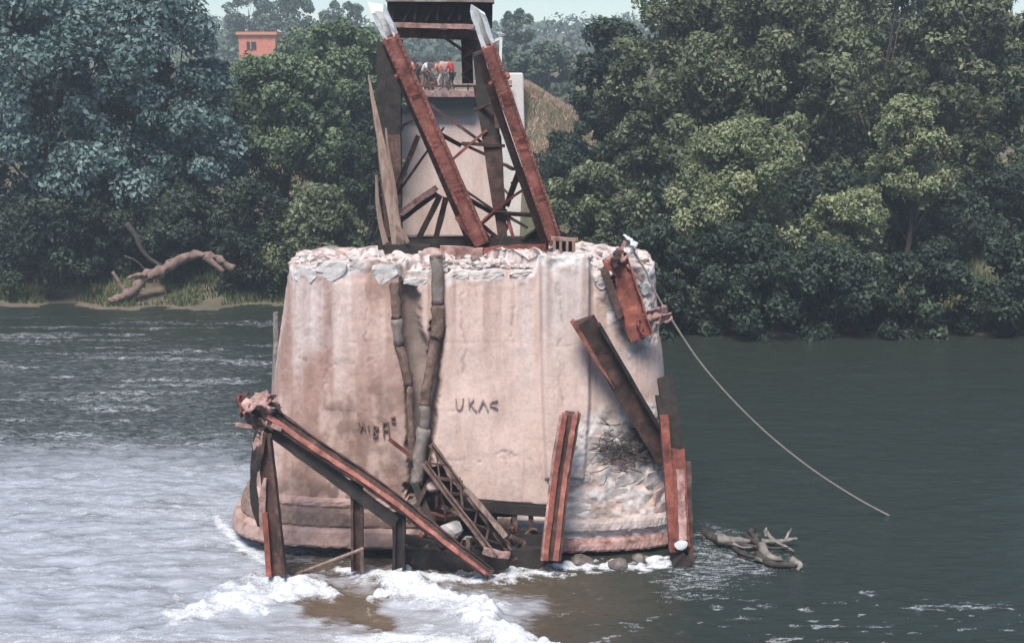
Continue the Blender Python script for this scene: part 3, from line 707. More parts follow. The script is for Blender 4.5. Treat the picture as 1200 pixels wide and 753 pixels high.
# ================================================================== broken pipes on the face
def pipe_thing(label, segs, off=.05):
    p0, _ = hit(*segs[0][0][0], off); th_ = thing('broken_pipe', label, 'pipe', p0, 'broken drain pipes on the pier face')
    for i, (pts_, rpx, mat) in enumerate(segs):
        P = smooth_path([hit(x, y, off + .02 * (i % 2))[0] for x, y in pts_], 4)
        mb = MB(); mb.tube(P, [rpx * .0142 * (1 + .06 * math.sin(j * 1.7)) for j in range(len(P))], 14, wob=.016); mb.build('pipe_length', mat, th_, True)
        if i not in (0, 2): continue
        c_ = MB(); c_.tube([P[0] + (P[1] - P[0]).normalized() * -.02, P[0] + (P[1] - P[0]).normalized() * .03], rpx * .0142 * 1.08, 12); c_.build('collar', 'pipe_rust', th_)
    return th_
pipe_thing('tall grey and rust pipe running down the middle of the pier face', [([(511, 300), (513, 325), (513, 356)], 8.5, 'pipe_grey'), ([(513, 357), (514, 380), (511, 394)], 9, 'pipe_rust'),
        ([(511, 394), (505, 430), (500, 455), (498, 474)], 7, 'pipe_rust'), ([(498, 474), (497, 501)], 7.2, 'pipe_grey'), ([(497, 501), (492, 530), (488, 566)], 9.5, 'pipe_grey')])
pipe_thing('crusted brown pipe left of the grey pipe on the pier face', [([(463, 332), (464, 352), (465, 372)], 7, 'pipe_rust'), ([(465, 373), (468, 402)], 7.5, 'pipe_grey'),
        ([(468, 403), (474, 425), (479, 450)], 6.5, 'pipe_rust'), ([(480, 451), (482, 500), (483, 545)], 4.5, 'pipe_rust')])
o = pin('iron_rod', (456, 514), (481, 534), .07, .05, 'rust_red', 24.35, 24.35, 'B', 4, parent=pier); o.name = 'iron_rod'

# ================================================================== fallen steel round the foot
def steel(name, label, cat, base, group=None): return thing(name, label, cat, base, group)
gd = steel('fallen_girder', 'long rusty red girder lying diagonally from torn left end down to the water', 'girder', pt(567, 668, 23.2), 'fallen steel round the pier')
def upb(p0, p1, D0, D1):  # section 'up' that faces up and toward the viewer
    return (0, -.55, .83)
a_, b_ = pt(316, 486, 23.3), pt(570, 668, 23.0)
mb = MB(); mb.sweep(sec_C(.32, .10, .035), line(a_, b_, 26, -.07), (0, -.75, .66), [1 - .3 * i / 25 for i in range(26)], jag1=.14, wob=.009); mb.build('top_flange', 'rust_dark', gd)
dn = Vector((-.18, .05, -.22))
mb = MB(); mb.sweep(sec_B(.24, .05), line(a_ + dn + Vector((.1, 0, -.02)), a_.lerp(b_, .62) + dn, 16), (0, -1, .2), wob=.008); mb.build('web_plate', 'rust_black', gd)
mb = MB(); gl_ = line(a_, b_, 45, -.07)
for i in range(1, 44): mb.rock(gl_[i] + Vector((.0, -.075, .05)), (.035, .03, .03), i, 1)
kind(mb.build('rivets', 'rust_red', gd), 'stuff')
sd_ = (b_ - a_).cross(Vector((0, -.75, .66))).normalized(); mb = MB()
mb.sweep(sec_B(.10, .09), [q - sd_ * -.06 + Vector((0, -.06, .04)) for q in line(a_, b_, 26, -.07)], (0, -.75, .66), [1 - .3 * i / 25 for i in range(26)], jag1=.1, wob=.010); mb.build('angle_bar', 'red_oxide', gd)
# torn end
def crumple(name, mat, parent, c, size, seed, n=9):
    rr = np.random.RandomState(seed); u_ = np.linspace(-1, 1, n)
    U, V = np.meshgrid(u_, u_)
    ex = rr.randn(3); ex /= np.linalg.norm(ex); ey = np.cross(ex, rr.randn(3)); ey /= np.linalg.norm(ey); ez = np.cross(ex, ey)
    Wv = (fbm(U * 1.6 + seed, V * 1.6, o=3) - .5) * 1.6
    P = np.array(c)[None] + size * (U.ravel()[:, None] * ex * .8 + V.ravel()[:, None] * ey * .55 + Wv.ravel()[:, None] * ez * .55 + rr.randn(n * n, 3) * .05)
    o = np_mesh(name, P, grid_quads(n, n), [mat], parent=parent, smooth=False)
    md = o.modifiers.new('thick', 'SOLIDIFY'); md.thickness = .03; return o
for i, (x, y, s_, m_) in enumerate([(300, 470, .34, 'rust_pink'), (286, 474, .26, 'rust_red'), (312, 480, .30, 'rust_pink'), (298, 490, .26, 'rust_dark'), (308, 496, .24, 'rust_pink'), (322, 474, .24, 'rust_pink'), (294, 482, .22, 'rust_dark'), (284, 466, .16, 'rust_dark'), (316, 466, .2, 'rust_pink')]):
    crumple('torn_plate', m_, gd, pt(x, y, 23.2 + .05 * (i % 3)), s_, 20 + i)
pin('torn_plate', (276, 497), (300, 500), .06, .05, 'rust_pink', 23.2, 23.2, 'B', 3, parent=gd)
pin('torn_plate', (318, 498), (330, 503), .08, .04, 'rust_pink', 23.1, 23.1, 'B', 3, parent=gd)
# left leg
lg = steel('fallen_post', 'dark rusty upright post with hanging torn strips at the left of the pier foot', 'steel post', ptz(325, 672, 0), 'fallen steel round the pier')
pin('web', (309, 508), (327, 674), .30, .05, 'rust_dark', 23.15, 22.95, 'B', 12, parent=lg, wob=.008)
pin('flange', (316, 512), (334, 674), .06, .22, 'rust_dark', 23.05, 22.85, 'B', 10, parent=lg)
pin('flange', (311, 600), (316, 674), .10, .16, 'rust_red', 23.0, 22.85, 'B', 6, parent=lg)
for pts_, ws, m_ in [([(303, 504), (300, 530), (297, 560), (298, 590), (304, 616)], [8, 10, 8, 9, 4], 'rust_black'), ([(309, 506), (304, 530), (301, 552)], [6, 9, 4], 'rust_dark'),
                     ([(306, 505), (301, 520), (299, 534)], [6, 10, 5], 'rust_pink'), ([(311, 560), (307, 590), (308, 620)], [4, 8, 7], 'rust_pink')]:
    P = [pt(x, y, 23.0) for x, y in pts_]; mb = MB(); mb.sweep(sec_B(1, .9), smooth_path(P, 3), (0, -1, 0), [w_ * .0157 for w_ in np.interp(np.linspace(0, 1, 3 * (len(P) - 1) + 1), np.linspace(0, 1, len(P)), ws)], wob=.01, twist=.5); mb.build('torn_strip', m_, lg)
for lab, x0, y0, x1, y1, w_, D, m_ in [('dark upright steel post standing under the long diagonal girder', 418, 556, 418, 668, .22, 23.4, 'rust_dark'),
                                       ('short dark steel stump beside the cavity under the diagonal girder', 468, 600, 467, 668, .24, 23.3, 'rust_black')]:
    t_ = steel('fallen_post', lab, 'steel post', pt(x1, y1, D), 'fallen steel round the pier')
    pin('web', (x0, y0), (x1, y1), w_, .05, m_, D, D - .1, 'B', 8, parent=t_, wob=.01)
    pin('flange', (x0 - 5, y0 + 4), (x1 - 5, y1), .05, .18, m_, D - .06, D - .16, 'B', 6, parent=t_, wob=.008)
    pin('flange', (x0 + 6, y0 + 6), (x1 + 6, y1), .05, .18, m_, D - .06, D - .16, 'B', 6, parent=t_, wob=.008)
bp = steel('bent_pole', 'thin pale bent pole sticking out of the water before the dark post', 'pole', ptz(350, 668, 0))
mb = MB(); mb.tube([ptz(346, 670, 0) + Vector((0, 0, -.05)), pt(424, 643, 22.9)], [.04, .035], 6); mb.build('long_arm', 'tan_wood', bp)
mb = MB(); mb.tube([pt(424, 642, 22.9), ptz(425, 677, 0) + Vector((0, 0, -.1))], [.035, .04], 6); mb.build('short_arm', 'tan_wood', bp)
# lattice girder in the cavity
lt = steel('lattice_girder', 'broken lattice girder slanting out of the dark cavity at the pier foot', 'girder', pt(588, 648, 23.3), 'fallen steel round the pier')
L1, L2 = (pt(500, 540, 24.05), pt(582, 648, 23.2)), (pt(508, 518, 24.25), pt(598, 640, 23.5))
for (p_, q_), m_ in ((L1, 'pipe_rust'), (L2, 'pipe_rust')):
    mb = MB(); mb.sweep(sec_L(.13, .03), line(p_, q_, 10), (0, -1, .3), jag1=.1, wob=.012); mb.build('chord', m_, lt)
for i in range(12):
    f0, f1 = i // 2 / 6 + .02, (i // 2 + i % 2 * 2 - .7) / 6 + random.uniform(-.05, .05); f1 = min(1, max(0, f1))
    mb = MB(); mb.sweep(sec_B(random.uniform(.03, .06), .03), [L1[0].lerp(L1[1], f0), L2[0].lerp(L2[1], f1)], (0, -1, 0)); mb.build('lacing', 'rust_dark', lt)
pin('chord', (546, 572), (592, 628), .10, .06, 'tan_wood', 23.5, 23.3, 'B', 6, parent=lt, wob=.012)
pin('end_plate', (566, 645), (598, 651), .14, .08, 'rust_pink', 23.15, 23.15, 'B', 4, parent=lt, wob=.02)
hb_ = steel('cross_beam', 'dark horizontal beam with short struts under the pale wall at the pier foot', 'beam', pt(595, 610, 24.2), 'fallen steel round the pier')
pin('beam', (540, 590), (640, 598), .20, .20, 'rust_black', 24.25, 24.1, 'I', 8, parent=hb_, wob=.01)
pin('beam', (560, 628), (640, 634), .34, .25, 'rust_black', 24.1, 23.9, 'I', 8, parent=hb_, wob=.01)
pin('beam', (466, 654), (642, 652), .42, .3, 'rust_black', 23.75, 23.75, 'B', 14, parent=hb_, wob=.03)  # black bar added to fill the cavity with painted shade
pin('beam', (478, 634), (560, 640), .30, .2, 'rust_black', 24.2, 24.2, 'B', 8, parent=hb_, wob=.03)  # second added black bar, likewise darkening the cavity
for x in (603, 622): pin('strut', (x, 598), (x + 1, 632), .10, .08, 'rust_dark', 24.15, 24.05, 'B', 4, parent=hb_)
for x0, x1 in ((582, 598), (607, 630)): pin('pale_plate', (x0, 614), (x1, 615), .30, .05, 'pink_stone', 24.6, 24.6, 'B', 3, parent=hb_, wob=.02)
# debris beams down in the cavity
for i, (p0, p1, w_, m_, D0, D1) in enumerate([((486, 566), (520, 640), .12, 'rust_black', 24.4, 23.6), ((470, 630), (560, 648), .16, 'rust_black', 23.9, 23.7), ((505, 560), (478, 612), .08, 'rust_dark', 24.2, 23.9)]):
    o = pin('bar', p0, p1, w_, .10, m_, D0, D1, 'B', 5, parent=hb_, wob=.015)
rt_ = random.Random(17)
for i in range(34):   # the tangle of torn strips and rods in the cavity
    x = rt_.uniform(474, 632); y = rt_.uniform(578 if x < 540 else 622, 656); a__ = rt_.uniform(-1.2, 1.2) + (.75 if x < 570 else 0); L_ = rt_.uniform(14, 46)
    D_ = 24.6 - (y - 560) * .010; Q_ = [pt(x + math.cos(a__) * L_ * k_ + rt_.uniform(-3, 3), max(566 if x < 540 else 606, min(664, y + math.sin(a__) * L_ * k_ + rt_.uniform(-3, 3))), D_ + rt_.uniform(-.15, .15)) for k_ in (-.5, -.1, .2, .5)]
    mb = MB(); mb.sweep(sec_B(rt_.uniform(.03, .10), .04), smooth_path(Q_, 3), (0, -1, .2), wob=.01, twist=rt_.uniform(-1, 1)); mb.build('bent_bar', rt_.choice(['rust_dark', 'rust_black', 'rust_dark', 'rust_red', 'pipe_rust']), hb_)
# leaning twin beam
tw = steel('leaning_beam', 'stout red double flanged beam leaning upright against the pale pier wall', 'beam', pt(645, 650, 23.4), 'fallen steel round the pier')
for dx, m_ in ((-10, 'rust_pink'), (-6, 'rust_red'), (0, 'rust_dark'), (6, 'red_oxide'), (11, 'rust_dark')):  # pink edge and red strip hold highlights put into their colour
    P = [pt(x + dx, y, D) for x, y, D in ((667, 488, 23.95), (660, 530, 23.85), (653, 580, 23.7), (645, 656, 23.35))]
    mb = MB(); mb.sweep(sec_B(.20 if not dx else .05 if abs(dx) > 9 else .10, .08 if not dx else .16 if abs(dx) > 9 else .24), smooth_path(P, 5), (0, -1, 0), jag0=.12, wob=.009); mb.build('flange' if dx else 'web', m_, tw)
# right-hand beams
rb1 = steel('slanting_beam', 'dark brown beam slanting down the right side of the pier, reddish upper tip', 'beam', pt(778, 530, 25.0), 'fallen steel round the pier')
a_, b_ = pt(687, 378, 24.4), pt(782, 540, 24.9)
mb = MB(); mb.sweep(sec_B(.40, .22), line(a_, b_, 18, .06), (0, -1, .1), jag0=.16, wob=.014); mb.build('web', 'rust_dark', rb1)
mb = MB(); mb.sweep(sec_B(.09, .14), line(a_ + Vector((-.24, -.16, 0)), a_.lerp(b_, .45) + Vector((-.20, -.14, 0)), 8), (0, -1, 0), [1, 1, .9, .8, .7, .5, .35, .2], jag0=.1, wob=.01); mb.build('flange', 'red_oxide', rb1)
mb = MB(); mb.sweep(sec_B(.06, .2), line(a_ + Vector((.24, -.16, 0)), b_ + Vector((.24, -.16, 0)), 12), (0, -1, 0), wob=.008); mb.build('flange', 'rust_black', rb1)
rb2 = steel('broken_beam', 'red brown beam stub with bent plates hanging at the top right corner of pier', 'beam', pt(746, 388, 25.0), 'fallen steel round the pier')
pin('web', (722, 306), (750, 392), .50, .16, 'rust_red', 25.1, 24.8, 'C', 10, jag0=.15, jag1=.08, parent=rb2, wob=.012)
pin('flange', (709, 318), (728, 372), .14, .30, 'rust_dark', 25.0, 24.8, 'B', 6, jag0=.08, parent=rb2, wob=.015)
for i, (x, y, s_, m_) in enumerate([(770, 370, .30, 'rust_pink'), (752, 384, .24, 'rust_red'), (724, 300, .20, 'rust_dark'), (716, 330, .18, 'rust_dark'), (780, 372, .16, 'rust_pink')]):
    crumple('bent_plate', m_, rb2, pt(x, y, 24.9), s_, 50 + i)
for p0, p1, w_ in [((722, 306), (733, 282), .07), (((728), 306), (744, 292), .05), ((735, 310), (752, 330), .05), ((716, 300), (722, 312), .09), ((724, 290), (730, 306), .10)]:
    pin('rod', p0, p1, w_, .05, 'rust_pink', 25.05, 25.05, 'B', 3, parent=rb2)
wb = steel('cable_clamp', 'white clamp with rag at the upper end of the long cable', 'clamp', pt(739, 290, 25.1))
for i, (x, y, s_) in enumerate([(736, 280, .12), (742, 286, .13), (738, 291, .12)]): crumple('rag', 'cloth_white', wb, pt(x, y, 25.05), s_, 70 + i, 7)
rp = steel('fallen_post', 'red steel post with white lower end standing at the right foot of the pier', 'steel post', pt(795, 662, 24.2), 'fallen steel round the pier')
pin('web', (794, 535), (799, 640), .30, .10, 'rust_red', 24.3, 23.9, 'B', 12, parent=rp, wob=.012, jag0=.2)
pin('highlight_bar', (797, 556), (800, 632), .15, .14, 'rust_pink', 24.2, 23.82, 'B', 12, parent=rp, wob=.012, jag0=.15)  # pale bar added as a painted highlight down the post
pin('flange', (778, 486), (789, 645), .17, .22, 'rust_red', 24.4, 23.95, 'B', 10, parent=rp, wob=.008, taper=.9)
pin('flange', (806, 540), (809, 655), .10, .24, 'rust_dark', 24.4, 24.0, 'B', 8, parent=rp, wob=.006)
pin('upper_web', (780, 452), (796, 545), .30, .16, 'rust_black', 24.9, 24.45, 'B', 9, jag0=.25, parent=rp, wob=.016)
pin('upper_strip', (789, 470), (803, 548), .10, .10, 'rust_dark', 24.8, 24.45, 'B', 8, jag0=.3, parent=rp, wob=.016)
pin('upper_strip', (773, 476), (782, 540), .09, .12, 'rust_black', 24.8, 24.4, 'B', 8, jag0=.3, parent=rp, wob=.016)
MB().rock(pt(798, 637, 23.78), (.24, .16, .22), 33, 2).build('white_tip', 'plain_white', rp)
pin('base', (789, 655), (800, 662), .5, .5, 'rust_black', 24.0, 24.0, 'B', 3, parent=rp, wob=.04)
o = pin('loose_plank', (799, 496), (815, 590), .13, .05, 'grey_wood', 24.9, 24.5, 'B', 8, wob=.012, jag0=.1, parent=rp); o.parent = None
tag(o, 'thin grey plank leaning beside the red post at the right of the pier', 'plank')
# dark brush caught on the right face
tw_ = MB(); rr = random.Random(9)
c0 = hit(770, 522, .1)[0]
for i in range(110):
    qx = rr.uniform(706, 768); qy = rr.gauss(522, 13); k_ = hit(qx, qy, rr.uniform(.02, .16))[0]; e = hit(qx - rr.uniform(4, 22), qy + rr.uniform(-8, 12), rr.uniform(.02, .18))[0]; mid = k_.lerp(e, .5) + Vector((rr.uniform(-.06, .06), -.04, rr.uniform(-.07, .07)))
    tw_.tube(smooth_path([k_, mid, e], 2), [.013, .012, .011, .008, .004], 4)
tag(tw_.build('dead_brush', 'dark_root'), 'tangle of black dead twigs caught behind the slanting beam', 'brush')
# steel cable
e_ = ptz(1048, 607, -.1); P = [pt(738, 288, 25.1)] + [pt(x, y, 25.1 + (e_.y - 25.1) * (x - 738) / 310) for x, y in ((757, 318), (768, 343), (788, 376), (820, 424), (860, 470), (905, 513), (955, 552), (1005, 584))] + [e_]
mb = MB(); mb.tube(smooth_path(P, 6), .022, 6); tag(mb.build('steel_cable', 'cable', None, True), 'long slack cable sagging from the pier top down into the river', 'cable')
# pole behind the pier's left edge
mb = MB(); mb.tube([pt(323, 366, 27.2), pt(324, 400, 27.2), pt(322, 462, 27.1), pt(316, 575, 26.8)], [.06, .065, .07, .075], 8, wob=.006)
tag(mb.build('thin_post', 'grey_wood'), 'thin whitish post standing in the water close left of the pier', 'post')
# boulders and pale rubble at the foot
for i, (x, y, s_, m_, d_) in enumerate([(530, 618, .34, 'white_stone', 'white angular boulder wedged in the dark cavity'), (500, 655, .44, 'pale_stone', 'pale boulder at the waterline under the diagonal girder'), (549, 634, .2, 'white_stone', 'small white stone behind the lattice girder'),
        (508, 570, .2, 'pink_stone', 'pinkish stone stuck beneath the grey pipe'), (640, 668, .26, 'wet_stone', 'wet stone in the foam below the leaning red beam'), (683, 658, .34, 'wet_stone', 'dark wet rock in foam right of the leaning beam'), (722, 662, .32, 'wet_stone', 'brownish wet rock in the foam under the white ledge'),
        (748, 655, .22, 'wet_stone', 'small wet rock between foam and red post'), (484, 590, .2, 'wet_stone', 'dark stone on the left lip of the cavity'), (556, 655, .26, 'wet_stone', 'dark stone at the foot of the lattice girder'), (612, 658, .3, 'wet_stone', 'wet dark stone left of the leaning beam foot')]):
    D = 24.1 if y < 640 else ptz(x, y, .05).y
    o = MB().rock(pt(x, y, D), (s_ * 1.3, s_ * 1.1, s_), 90 + i, 2).build('boulder', m_); tag(o, d_, 'rock', 'rocks at the pier foot')

# driftwood snag on the right
dw = thing('driftwood', 'snag of pale and dark driftwood lying in the shallow water right of the pier', 'driftwood', ptz(885, 640, 0))
def wlimb(pts_, r_, mat, zs):
    P = smooth_path([ptz(x, y, z) for (x, y), z in zip(pts_, zs)], 4); n = len(P)
    mb = MB(); mb.tube(P, [r_ * (1 - .6 * i / (n - 1)) for i in range(n)], 7, wob=.015); return mb.build('branch', mat, dw, True)
wlimb([(822, 622), (845, 634), (868, 638), (900, 644)], .10, 'dark_root', [.0, .08, .1, .06]); wlimb([(842, 632), (862, 632), (878, 634)], .10, 'grey_wood', [.14, .18, .12])
wlimb([(880, 622), (887, 634), (892, 650)], .08, 'dark_root', [.22, .15, .05]); wlimb([(888, 650), (905, 660), (934, 662)], .10, 'dark_root', [.05, .08, .02])
wlimb([(893, 640), (900, 650), (916, 656)], .11, 'grey_wood', [.16, .16, .08]); wlimb([(893, 634), (915, 634), (934, 630)], .06, 'grey_wood', [.1, .14, .2])
wlimb([(897, 620), (906, 632), (930, 646)], .05, 'grey_wood', [.3, .15, .08]); wlimb([(928, 656), (938, 662), (934, 668)], .08, 'grey_wood', [.08, .06, .0])
wlimb([(882, 626), (886, 616)], .05, 'dark_root', [.2, .4]); wlimb([(897, 628), (898, 618)], .035, 'grey_wood', [.2, .38]); wlimb([(858, 640), (880, 652), (912, 650)], .05, 'dark_root', [.02, .1, .05]); wlimb([(872, 626), (895, 640), (925, 642)], .05, 'dark_root', [.1, .16, .1]); wlimb([(905, 664), (890, 655), (866, 652)], .05, 'wet_stone', [.0, .08, .0]); wlimb([(846, 626), (866, 640), (890, 640)], .035, 'grey_wood', [.1, .12, .1]); wlimb([(920, 632), (928, 618)], .03, 'grey_wood', [.1, .3])

# ================================================================== far pier, deck and people
FD = 74.0
fp = thing('far_pier', 'tall pale pink far pier seen through the truss, with rails and deck on top', 'bridge pier', pt(542, 280, FD))
xl, xr = pt(469, 133, FD).x, pt(613, 133, FD).x; zb, ztp = -1.0, pt(540, 131, FD).z
def slab(name, mat, x0, x1, y0, y1, z0, z1, parent, batter=0, bevel=0):
    mb = MB(); b = batter
    mb.add([(x0 - b, y0 - b, z0), (x1 + b, y0 - b, z0), (x1 + b, y1 + b, z0), (x0 - b, y1 + b, z0), (x0, y0, z1), (x1, y0, z1), (x1, y1, z1), (x0, y1, z1)],
           [(0, 3, 2, 1), (4, 5, 6, 7), (0, 1, 5, 4), (1, 2, 6, 5), (2, 3, 7, 6), (3, 0, 4, 7)]); return mb.build(name, mat, parent, False, bevel)
slab('wall', 'far_concrete', xl, pt(588, 133, FD).x, FD, FD + 3.4, zb, ztp, fp, .35, .05)
slab('wing_wall', 'far_white', pt(588, 133, FD).x + .004, xr, FD - .35, FD + 4.0, zb, pt(600, 86, FD).z, fp, .30, .05)
slab('girder', 'dark_opening', pt(470, 125, FD).x, pt(556, 125, FD).x, FD - .5, FD - .15, pt(540, 133, FD).z, pt(540, 117, FD).z, fp)
x0, x1 = pt(472, 110, FD).x, pt(600, 110, FD).x; zd = pt(540, 106, FD).z
n_pl = 14
for i in range(n_pl):
    w_ = 4.2 / n_pl; slab('plank', 'deck_plank', x0, x1, FD - .9 + i * w_, FD - .9 + (i + .93) * w_, zd - .16, zd - .02 * random.random(), fp)
slab('kerb_beam', 'rust_pink', x0, x1, FD - .98, FD - .92, zd - .34, zd - .02, fp)
slab('rail', 'deck_plank', pt(532, 96, FD).x, x1, FD - .85, FD - .75, pt(540, 98.5, FD).z, pt(540, 94, FD).z, fp)
slab('rail', 'rust_dark', pt(478, 100, FD).x, x1, FD - .72, FD - .66, pt(540, 102, FD).z, pt(540, 99.5, FD).z, fp)
for x in (480, 503, 526, 549, 572): slab('rail_post', 'rust_dark', pt(x, 100, FD).x - .04, pt(x, 100, FD).x + .04, FD - .65, FD - .57, zd - .03, pt(x, 95, FD).z, fp)
# white goal-like frame beside the deck
wf = thing('white_frame', 'slim white pole frame standing at the right end of the far deck', 'pole frame', pt(586, 86, FD + .3))
pin('pole', (587, 44), (586, 86), .16, .16, 'plain_white', FD + .3, FD + .3, 'B', 3, parent=wf, wob=0)
pin('crossbar', (575, 50), (586, 45), .12, .12, 'plain_white', FD + .3, FD + .3, 'B', 3, parent=wf, wob=0)
pin('stay', (576, 52), (577, 82), .08, .08, 'plain_white', FD + .3, FD + .3, 'B', 3, parent=wf, wob=0)

def skin_mesh(name, J, E, rad, mats, sub=1):
    bm = bmesh.new(); ly = bm.verts.layers.skin.verify(); vs = {}
    for k, p in J.items():
        v = bm.verts.new(p); r_ = rad[k]; v[ly].radius = (r_, r_) if not isinstance(r_, tuple) else r_; v[ly].use_root = (k == list(J)[0]); vs[k] = v
    for a_, b_ in E: bm.edges.new((vs[a_], vs[b_]))
    me = bpy.data.meshes.new(name); bm.to_mesh(me); bm.free()
    o = bpy.data.objects.new(name, me); COL.objects.link(o)
    o.modifiers.new('s', 'SKIN'); m_ = o.modifiers.new('d', 'SUBSURF'); m_.levels = sub; m_.render_levels = sub
    bpy.context.view_layer.update()
    ev = o.evaluated_get(bpy.context.evaluated_depsgraph_get()); nm = bpy.data.meshes.new_from_object(ev)
    bpy.data.objects.remove(o); nm.name = name; nm.materials.clear()
    for mm in mats: nm.materials.append(M[mm])
    nm.polygons.foreach_set('use_smooth', [True] * len(nm.polygons)); return nm
def person(px_, foot_y, D, label, shirt, trousers, lean=.5, side=1, h=1.7, crouch=0, face=0, arm=.6):
    base = pt(px_, foot_y, D); base.z = zd - .01
    t_ = thing('person', label, 'person', base, 'people on the far bridge deck'); t_.rotation_euler.z = face
    k = h / 1.7; hipz = (.90 - .42 * crouch) * k
    d = Vector((math.sin(lean), 0, math.cos(lean)))   # torso direction: leaning towards local +x
    pel = Vector((-.08 * lean - .12 * crouch, 0, hipz)); chest = pel + d * .36 * k; neck = pel + d * .54 * k
    hd = (d + Vector((.25, 0, .35))).normalized(); head = neck + hd * .17 * k; top = neck + hd * .25 * k
    J = {'pel': pel, 'chest': chest, 'neck': neck, 'head': head, 'top': top}; rad = {'pel': (.13, .11), 'chest': (.16, .12), 'neck': .055, 'head': .095, 'top': .075}
    E = [('pel', 'chest'), ('chest', 'neck'), ('neck', 'head'), ('head', 'top')]
    for s_, n_ in ((1, 'l'), (-1, 'r')):
        kn = Vector((.10 + .32 * crouch + .04 * s_, .11 * s_, hipz * .52 + .08 * crouch)); an = Vector((-.02 + .06 * s_, .12 * s_, .08)); to = Vector((.14 + .06 * s_, .13 * s_, .035))
        J['hip' + n_] = pel + Vector((0, .09 * s_, -.05)); J['kn' + n_] = kn; J['an' + n_] = an; J['to' + n_] = to
        rad.update({'hip' + n_: .085, 'kn' + n_: .058, 'an' + n_: .042, 'to' + n_: .036})
        E += [('pel', 'hip' + n_), ('hip' + n_, 'kn' + n_), ('kn' + n_, 'an' + n_), ('an' + n_, 'to' + n_)]
        sh = neck - d * .06 + Vector((0, .18 * s_ * k, 0)); el = sh + Vector((.12 * arm, .06 * s_, -.25)) * k; ha = el + Vector((.22 * arm, -.03 * s_, -.12)) * k; fi = ha + Vector((.09 * arm, -.01, -.05))
        J.update({'sh' + n_: sh, 'el' + n_: el, 'ha' + n_: ha, 'fi' + n_: fi}); rad.update({'sh' + n_: .062, 'el' + n_: .045, 'ha' + n_: .032, 'fi' + n_: .022})
        E += [('chest', 'sh' + n_), ('sh' + n_, 'el' + n_), ('el' + n_, 'ha' + n_), ('ha' + n_, 'fi' + n_)]
        for q in range(4):
            f_ = fi + Vector((.05, .022 * (q - 1.5), -.03)); J[f'g{q}{n_}'] = f_; rad[f'g{q}{n_}'] = .009; E.append(('fi' + n_, f'g{q}{n_}'))
    J['thl'] = J['hal'] + Vector((.05, -.045, 0)); J['thr'] = J['har'] + Vector((.05, .045, 0)); rad['thl'] = rad['thr'] = .01; E += [('hal', 'thl'), ('har', 'thr')]
    bod = skin_mesh('body', J, E, rad, ['skin']); o = bpy.data.objects.new('body', bod); COL.objects.link(o); o.parent = t_
    def cloth(nm, keys, edges, grow, mat):
        me = skin_mesh(nm, {q: J[q] for q in keys}, edges, {q: tuple(v * 1.12 + grow for v in (rad[q] if isinstance(rad[q], tuple) else (rad[q],) * 2)) for q in keys}, [mat])
        c_ = bpy.data.objects.new(nm, me); COL.objects.link(c_); c_.parent = t_
    J['nk2'] = chest.lerp(neck, .7); rad['nk2'] = .075
    cloth('shirt', ['pel', 'chest', 'nk2', 'shl', 'ell', 'shr', 'elr'], [('pel', 'chest'), ('chest', 'nk2'), ('chest', 'shl'), ('shl', 'ell'), ('chest', 'shr'), ('shr', 'elr')], .022, shirt)
    cloth('trousers', ['pel', 'hipl', 'knl', 'anl', 'hipr', 'knr', 'anr'], [('pel', 'hipl'), ('hipl', 'knl'), ('knl', 'anl'), ('pel', 'hipr'), ('hipr', 'knr'), ('knr', 'anr')], .014, trousers)
    hb2 = MB(); hb2.rock((head + hd * .03 - Vector((.02, 0, 0))), (.235, .21, .22), 4, 2); ho = hb2.build('hair', 'hair'); ho.parent = t_
    fc = MB(); fw = Vector((hd.z, 0, -hd.x)).normalized()
    fc.rock(head + fw * .105, (.035, .03, .045), 2, 1)
    nb = fc.build('nose', 'skin'); nb.parent = t_
    ey = MB()
    for s_ in (-1, 1): ey.rock(head + fw * .092 + Vector((0, .035 * s_, .02)), (.02, .02, .015), 3, 1)
    ey.rock(head + fw * .09 + Vector((0, 0, -.045)), (.02, .05, .012), 3, 1); eo = ey.build('face_features', 'hair'); eo.parent = t_
    return t_
person(480, 105, FD + .6, 'person in a pale pink top at the left of the group on the far deck', 'shirt_pink', 'trouser_grey', .35, h=1.86, face=.2)
person(485, 105, FD + .9, 'person in a brown top half hidden by the left red truss post', 'shirt_brown', 'trouser_dark', .3, h=1.8, face=-.8)
person(502, 105, FD + 1.0, 'person in grey with dark hair standing behind the white shirt', 'trouser_grey', 'trouser_dark', .2, h=1.85, face=-1.2)
person(489, 105, FD + .3, 'person in dark clothes bending forward at the rail beside the white shirt', 'trouser_dark', 'trouser_dark', .75, h=1.8, face=-.2)
person(496, 105, FD - .3, 'person in a white shirt leaning over the far deck rail', 'shirt_white', 'shirt_brown', .55, h=1.92, face=-.3)
person(507, 105, FD + .1, 'person in brown crouching low between white and orange shirts', 'trouser_grey', 'shirt_brown', .5, h=1.6, crouch=.9, face=3.0)
person(516, 105, FD + .2, 'person in an orange shirt and pale trousers bending on the far deck', 'shirt_orange', 'trouser_pale', .55, h=1.86, face=3.3)
person(521, 105, FD + 1.3, 'person with dark hair standing behind the orange shirt', 'shirt_pink', 'trouser_grey', .1, h=1.9, face=-1.5)
person(530, 104, FD + .4, 'person in a bright red shirt at the right of the group', 'shirt_red', 'trouser_dark', .25, h=1.84, face=2.6)

